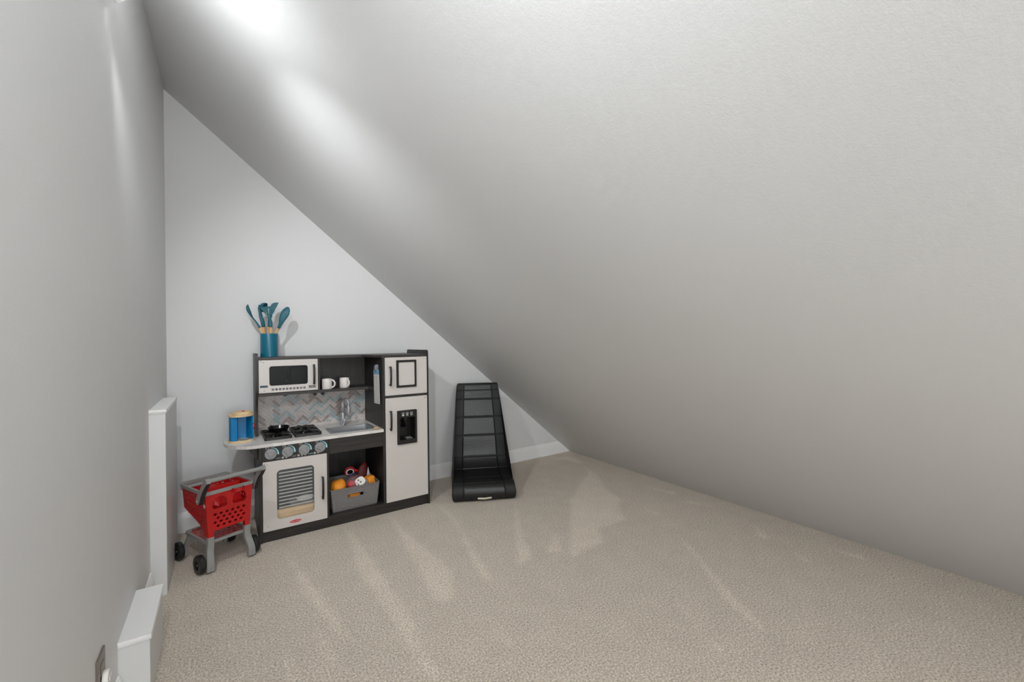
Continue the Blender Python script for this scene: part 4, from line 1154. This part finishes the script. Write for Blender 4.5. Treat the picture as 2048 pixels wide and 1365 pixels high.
# handle
HV, HZ = -0.095, 0.478
bm = BM(); tube(bm, [(UC - 0.128, HV, HZ), (UC + 0.128, HV, HZ)], 0.0105, 16); co('handle_bar', bm, 'cart_grey')
for s in (-1, 1):
    bm = BM()
    pr = [(HV - 0.008, HZ + 0.010), (HV + 0.004, HZ + 0.013), (HV + 0.016, HZ + 0.008), (-0.04, 0.44), (-0.004, 0.398), (0.010, 0.372), (0.008, 0.356), (-0.004, 0.350), (-0.016, 0.356), (-0.035, 0.392), (-0.06, 0.428), (HV - 0.012, HZ - 0.008)]
    slab(bm, [pr], lambda p, t: Vector((UC + s * t, p[0], p[1])), 0.1205, 0.1395); co('handle_arm', bm, 'cart_grey')
    pr2 = [(HV - 0.004, HZ - 0.012), (-0.058, 0.424), (-0.033, 0.388), (-0.016, 0.354), (-0.022, 0.352), (-0.043, 0.386), (-0.068, 0.422), (HV - 0.013, HZ - 0.010)]
    bm = BM(); slab(bm, [pr2], lambda p, t: Vector((UC + s * t, p[0] - 0.0005, p[1])), 0.1225, 0.1375); co('arm_underside', bm, 'black')
    bm = BM(); ellipsoid(bm, (UC + s * 0.140, 0.0, 0.366), (0.0022, 0.005, 0.005), u=12, v=8); co('rivet', bm, 'chrome_bolt', smooth=True)
# bullseye mark on the corner
for s in (-1,):
    for r0, r1, m_ in ((0.0105, 0.0072, 'bullseye_white'), (0.0042, 0.0, 'bullseye_white')):
        ls = [circ(-0.002, 0.332, r0, n=24)] + ([circ(-0.002, 0.332, r1, n=24)] if r1 else [])
        bm = BM(); slab(bm, ls, lambda p, t: Vector((UC + s * (side_w(p[1]) + t), p[0], p[1])), -0.0005, 0.0008); co('bullseye_mark', bm, m_)
# grey legs
def cart_leg(s, near):
    bm = BM()
    y0 = -0.006 if near else 0.235
    sg = -1 if near else 1
    top = 0.172 if near else 0.150
    pts = [(UC + s * 0.086, y0, top), (UC + s * 0.086, y0 + sg * 0.0, top - 0.04), (UC + s * 0.090, y0 + sg * 0.004, 0.10), (UC + s * 0.094, y0 + sg * 0.016, 0.072), (UC + s * 0.097, y0 + sg * 0.024, 0.045), (UC + s * 0.097, y0 + sg * 0.026, 0.012)]
    sp_ = smooth_path(pts, 4); wl_ = [(0.0150 + 0.0035 * i / (len(sp_) - 1)) if near else 0.010 for i in range(len(sp_))]
    loft(bm, sp_, wl_, 0.0145 if near else 0.010, (1, 0, 0), 12, 5)
    co('leg', bm, 'cart_grey')
for s in (-1, 1):
    cart_leg(s, True); cart_leg(s, False)
# lower shelf
hs = [circ(UC + (c_ - 2.5) * 0.030 + (0.015 if r_ % 2 else 0), 0.040 + r_ * 0.030, 0.011, 0.009, 10) for r_ in range(7) for c_ in range(6 if r_ % 2 == 0 else 5)]
bm = BM(); slab(bm, [[(UC - 0.094, 0.004), (UC + 0.094, 0.004), (UC + 0.094, 0.245), (UC - 0.094, 0.245)]] + hs, XY, 0.142, 0.145); co('lower_shelf', bm, 'cart_red')
bm = BM()
slab(bm, [rrect(UC - 0.102, UC + 0.102, -0.004, 0.252, 0.02, 4), rrect(UC - 0.092, UC + 0.092, 0.006, 0.242, 0.012, 4)], XY, 0.134, 0.1485); co('shelf_frame', bm, 'cart_grey')
# wheels
def wheel(x, y):
    M = Matrix.Translation((x, y, 0.0475)) @ Matrix.Rotation(R(90), 4, 'Y')
    bm = BM(); lathe(bm, [(0.022, -0.012), (0.036, -0.014), (0.044, -0.0125), (0.0470, -0.008), (0.0475, 0), (0.0470, 0.008), (0.044, 0.0125), (0.036, 0.014), (0.022, 0.012)], M, 32, cap=False)
    lathe(bm, [(0, -0.007), (0.0235, -0.007), (0.0235, 0.007), (0, 0.007)], M, 32)
    w = co('wheel', bm, 'tyre')
    bm = BM(); lathe(bm, [(0, -0.0135), (0.0075, -0.0125), (0.009, -0.007), (0.009, 0.007), (0.0075, 0.0125), (0, 0.0135)], M, 16); co('hub', bm, 'black_gloss', w)
    bm = BM()
    for k in range(5):
        a = R(72 * k)
        box(bm, -0.0095, 0.0095, -0.0022, 0.0022, 0.008, 0.023, 0, 1, Matrix.Translation((x, y, 0.0475)) @ Matrix.Rotation(a, 4, 'X'))
    co('spokes', bm, 'tyre', w)
for s in (-1, 1):
    wheel(UC + s * 0.1285, 0.004); wheel(UC + s * 0.124, 0.262)
# rounded red tub lying in the basket, grouped as a cart part
bm = BM(); lathe(bm, [(0, 0.0), (0.06, 0.0), (0.066, 0.004), (0.076, 0.075), (0.078, 0.079), (0.074, 0.079), (0.063, 0.008), (0, 0.005)], Matrix.Translation((UC, 0.16, 0.292)) @ Matrix.Rotation(R(-6), 4, 'X'), 32)
co('basket_tub', bm, 'cart_red', smooth=35)

# ================================================================== ROCKER CHAIR
CHA = math.atan2(-0.436, 0.900)
H = thing('rocker_chair', 'black faux leather floor rocker chair with padded panels', 'chair', (1.530, 2.585, 0), CHA)
front = [(0.012, 0.010), (-0.002, 0.035), (-0.004, 0.065), (0.006, 0.095), (0.03, 0.116), (0.07, 0.123), (0.12, 0.121), (0.18, 0.121), (0.24, 0.124), (0.30, 0.130), (0.345, 0.142), (0.385, 0.168), (0.415, 0.205), (0.437, 0.26), (0.456, 0.36), (0.478, 0.44), (0.50, 0.52), (0.522, 0.60), (0.541, 0.665), (0.562, 0.735), (0.575, 0.78)]
back = [(0.60, 0.792), (0.632, 0.78), (0.628, 0.74), (0.61, 0.64), (0.585, 0.5), (0.56, 0.36), (0.535, 0.22), (0.49, 0.11), (0.42, 0.045), (0.3, 0.012), (0.15, 0.002), (0.05, 0.002)]
FP = [Vector((p[0], p[1], 0)) for p in front]; BPs = [Vector((p[0], p[1], 0)) for p in back]
fp = smooth_path(FP, 5)
outl = fp + smooth_path(BPs, 4)
def hw(z, y):
    return float(np.interp(z, [0.0, 0.06, 0.12, 0.15, 0.215, 0.37, 0.52, 0.66, 0.79], [0.226, 0.231, 0.224, 0.222, 0.216, 0.206, 0.195, 0.186, 0.174]))
def out_n(P, i, closed=True):
    m = len(P)
    d = (P[(i + 1) % m] - P[(i - 1) % m]) if closed else (P[min(i + 1, m - 1)] - P[max(i - 1, 0)])
    d.normalize()
    return Vector((-d.y, d.x, 0))
def outward(P):
    A = sum(P[i].x * P[(i + 1) % len(P)].y - P[(i + 1) % len(P)].x * P[i].y for i in range(len(P)))
    return -1 if A > 0 else 1
sg = outward(outl)
bm = BM(); rows = []
PROFX = [(-1.0, -0.016), (-0.985, -0.007), (-0.955, -0.001), (-0.90, 0.0), (0.90, 0.0), (0.955, -0.001), (0.985, -0.007), (1.0, -0.016)]
for i, p in enumerate(outl):
    n_ = out_n(outl, i) * sg
    w = hw(p.y, p.x)
    rows.append([bm.verts.new((fx * w, p.x + n_.x * off, max(0.0005, p.y + n_.y * off))) for fx, off in PROFX])
for i in range(len(rows)):
    a, b = rows[i], rows[(i + 1) % len(rows)]
    for k in range(len(PROFX) - 1): bm.faces.new((a[k], a[k + 1], b[k + 1], b[k]))
bm.faces.new([r[0] for r in rows]); bm.faces.new([r[-1] for r in rows][::-1])
obj('shell', bm, 'leather', H, 40, local=True)
# padded centre panels and side bolsters between the seams
cum = [0.0]
for a, b in zip(fp, fp[1:]): cum.append(cum[-1] + (b - a).length)
def at_s(s):
    j = max(k for k in range(len(cum)) if cum[k] <= s + 1e-9); j = min(j, len(fp) - 2)
    t_ = (s - cum[j]) / max(1e-9, cum[j + 1] - cum[j])
    p = fp[j].lerp(fp[j + 1], t_); d = (fp[j + 1] - fp[j]).normalized()
    d0 = (fp[min(j + 2, len(fp) - 1)] - fp[max(j - 1, 0)]).normalized()
    return p, Vector((-d0.y, d0.x, 0)) * sg
L = cum[-1]
def s_near(d, z):                                    # arc length of the surface point nearest to (d, z)
    k = min(range(len(fp)), key=lambda i: (fp[i].x - d) ** 2 + (fp[i].y - z) ** 2); return cum[k]
SEAMS = [0.010, s_near(0.045, 0.12), s_near(0.17, 0.121), s_near(0.335, 0.138), s_near(0.42, 0.215), s_near(0.456, 0.37), s_near(0.50, 0.519), s_near(0.541, 0.66), s_near(0.562, 0.738), L - 0.002]
def pad(s0, s1, x0, x1, name, mat, h):
    bm = BM(); ns, nx = 24, 48; g = []
    for i in range(ns + 1):
        u = i / ns; p, n_ = at_s(s0 + (s1 - s0) * u); w = hw(p.y, p.x); row = []
        for k in range(nx + 1):
            v = k / nx
            f = min(1.0, 24 * u * (1 - u)) ** 0.5 * min(1.0, 60 * v * (1 - v)) ** 0.5
            e = h * f - 0.0004 * (1 - f)
            row.append(bm.verts.new(((x0 + (x1 - x0) * v) * w, p.x + n_.x * e, p.y + n_.y * e)))
        g.append(row)
    for i in range(ns):
        for k in range(nx): bm.faces.new((g[i][k], g[i][k + 1], g[i + 1][k + 1], g[i + 1][k]))
    bmesh.ops.recalc_face_normals(bm, faces=bm.faces[:])
    obj(name, bm, mat, H, True, local=True)
for a, b in zip(SEAMS, SEAMS[1:]):
    pad(a + 0.0015, b - 0.0015, -0.66, 0.66, 'centre_pad', 'leather_pad', 0.0045)
    pad(a + 0.0015, b - 0.0015, -0.985, -0.662, 'side_pad', 'leather', 0.003)
    pad(a + 0.0015, b - 0.0015, 0.662, 0.985, 'side_pad', 'leather', 0.003)
bm = BM(); loft(bm, [(-0.05, -0.007, 0.030), (0.0, -0.010, 0.027), (0.05, -0.007, 0.030)], 0.006, 0.0015, (0, 0.3, 1), 8, 4); obj('pull_tab', bm, 'strap', H, True, local=True)
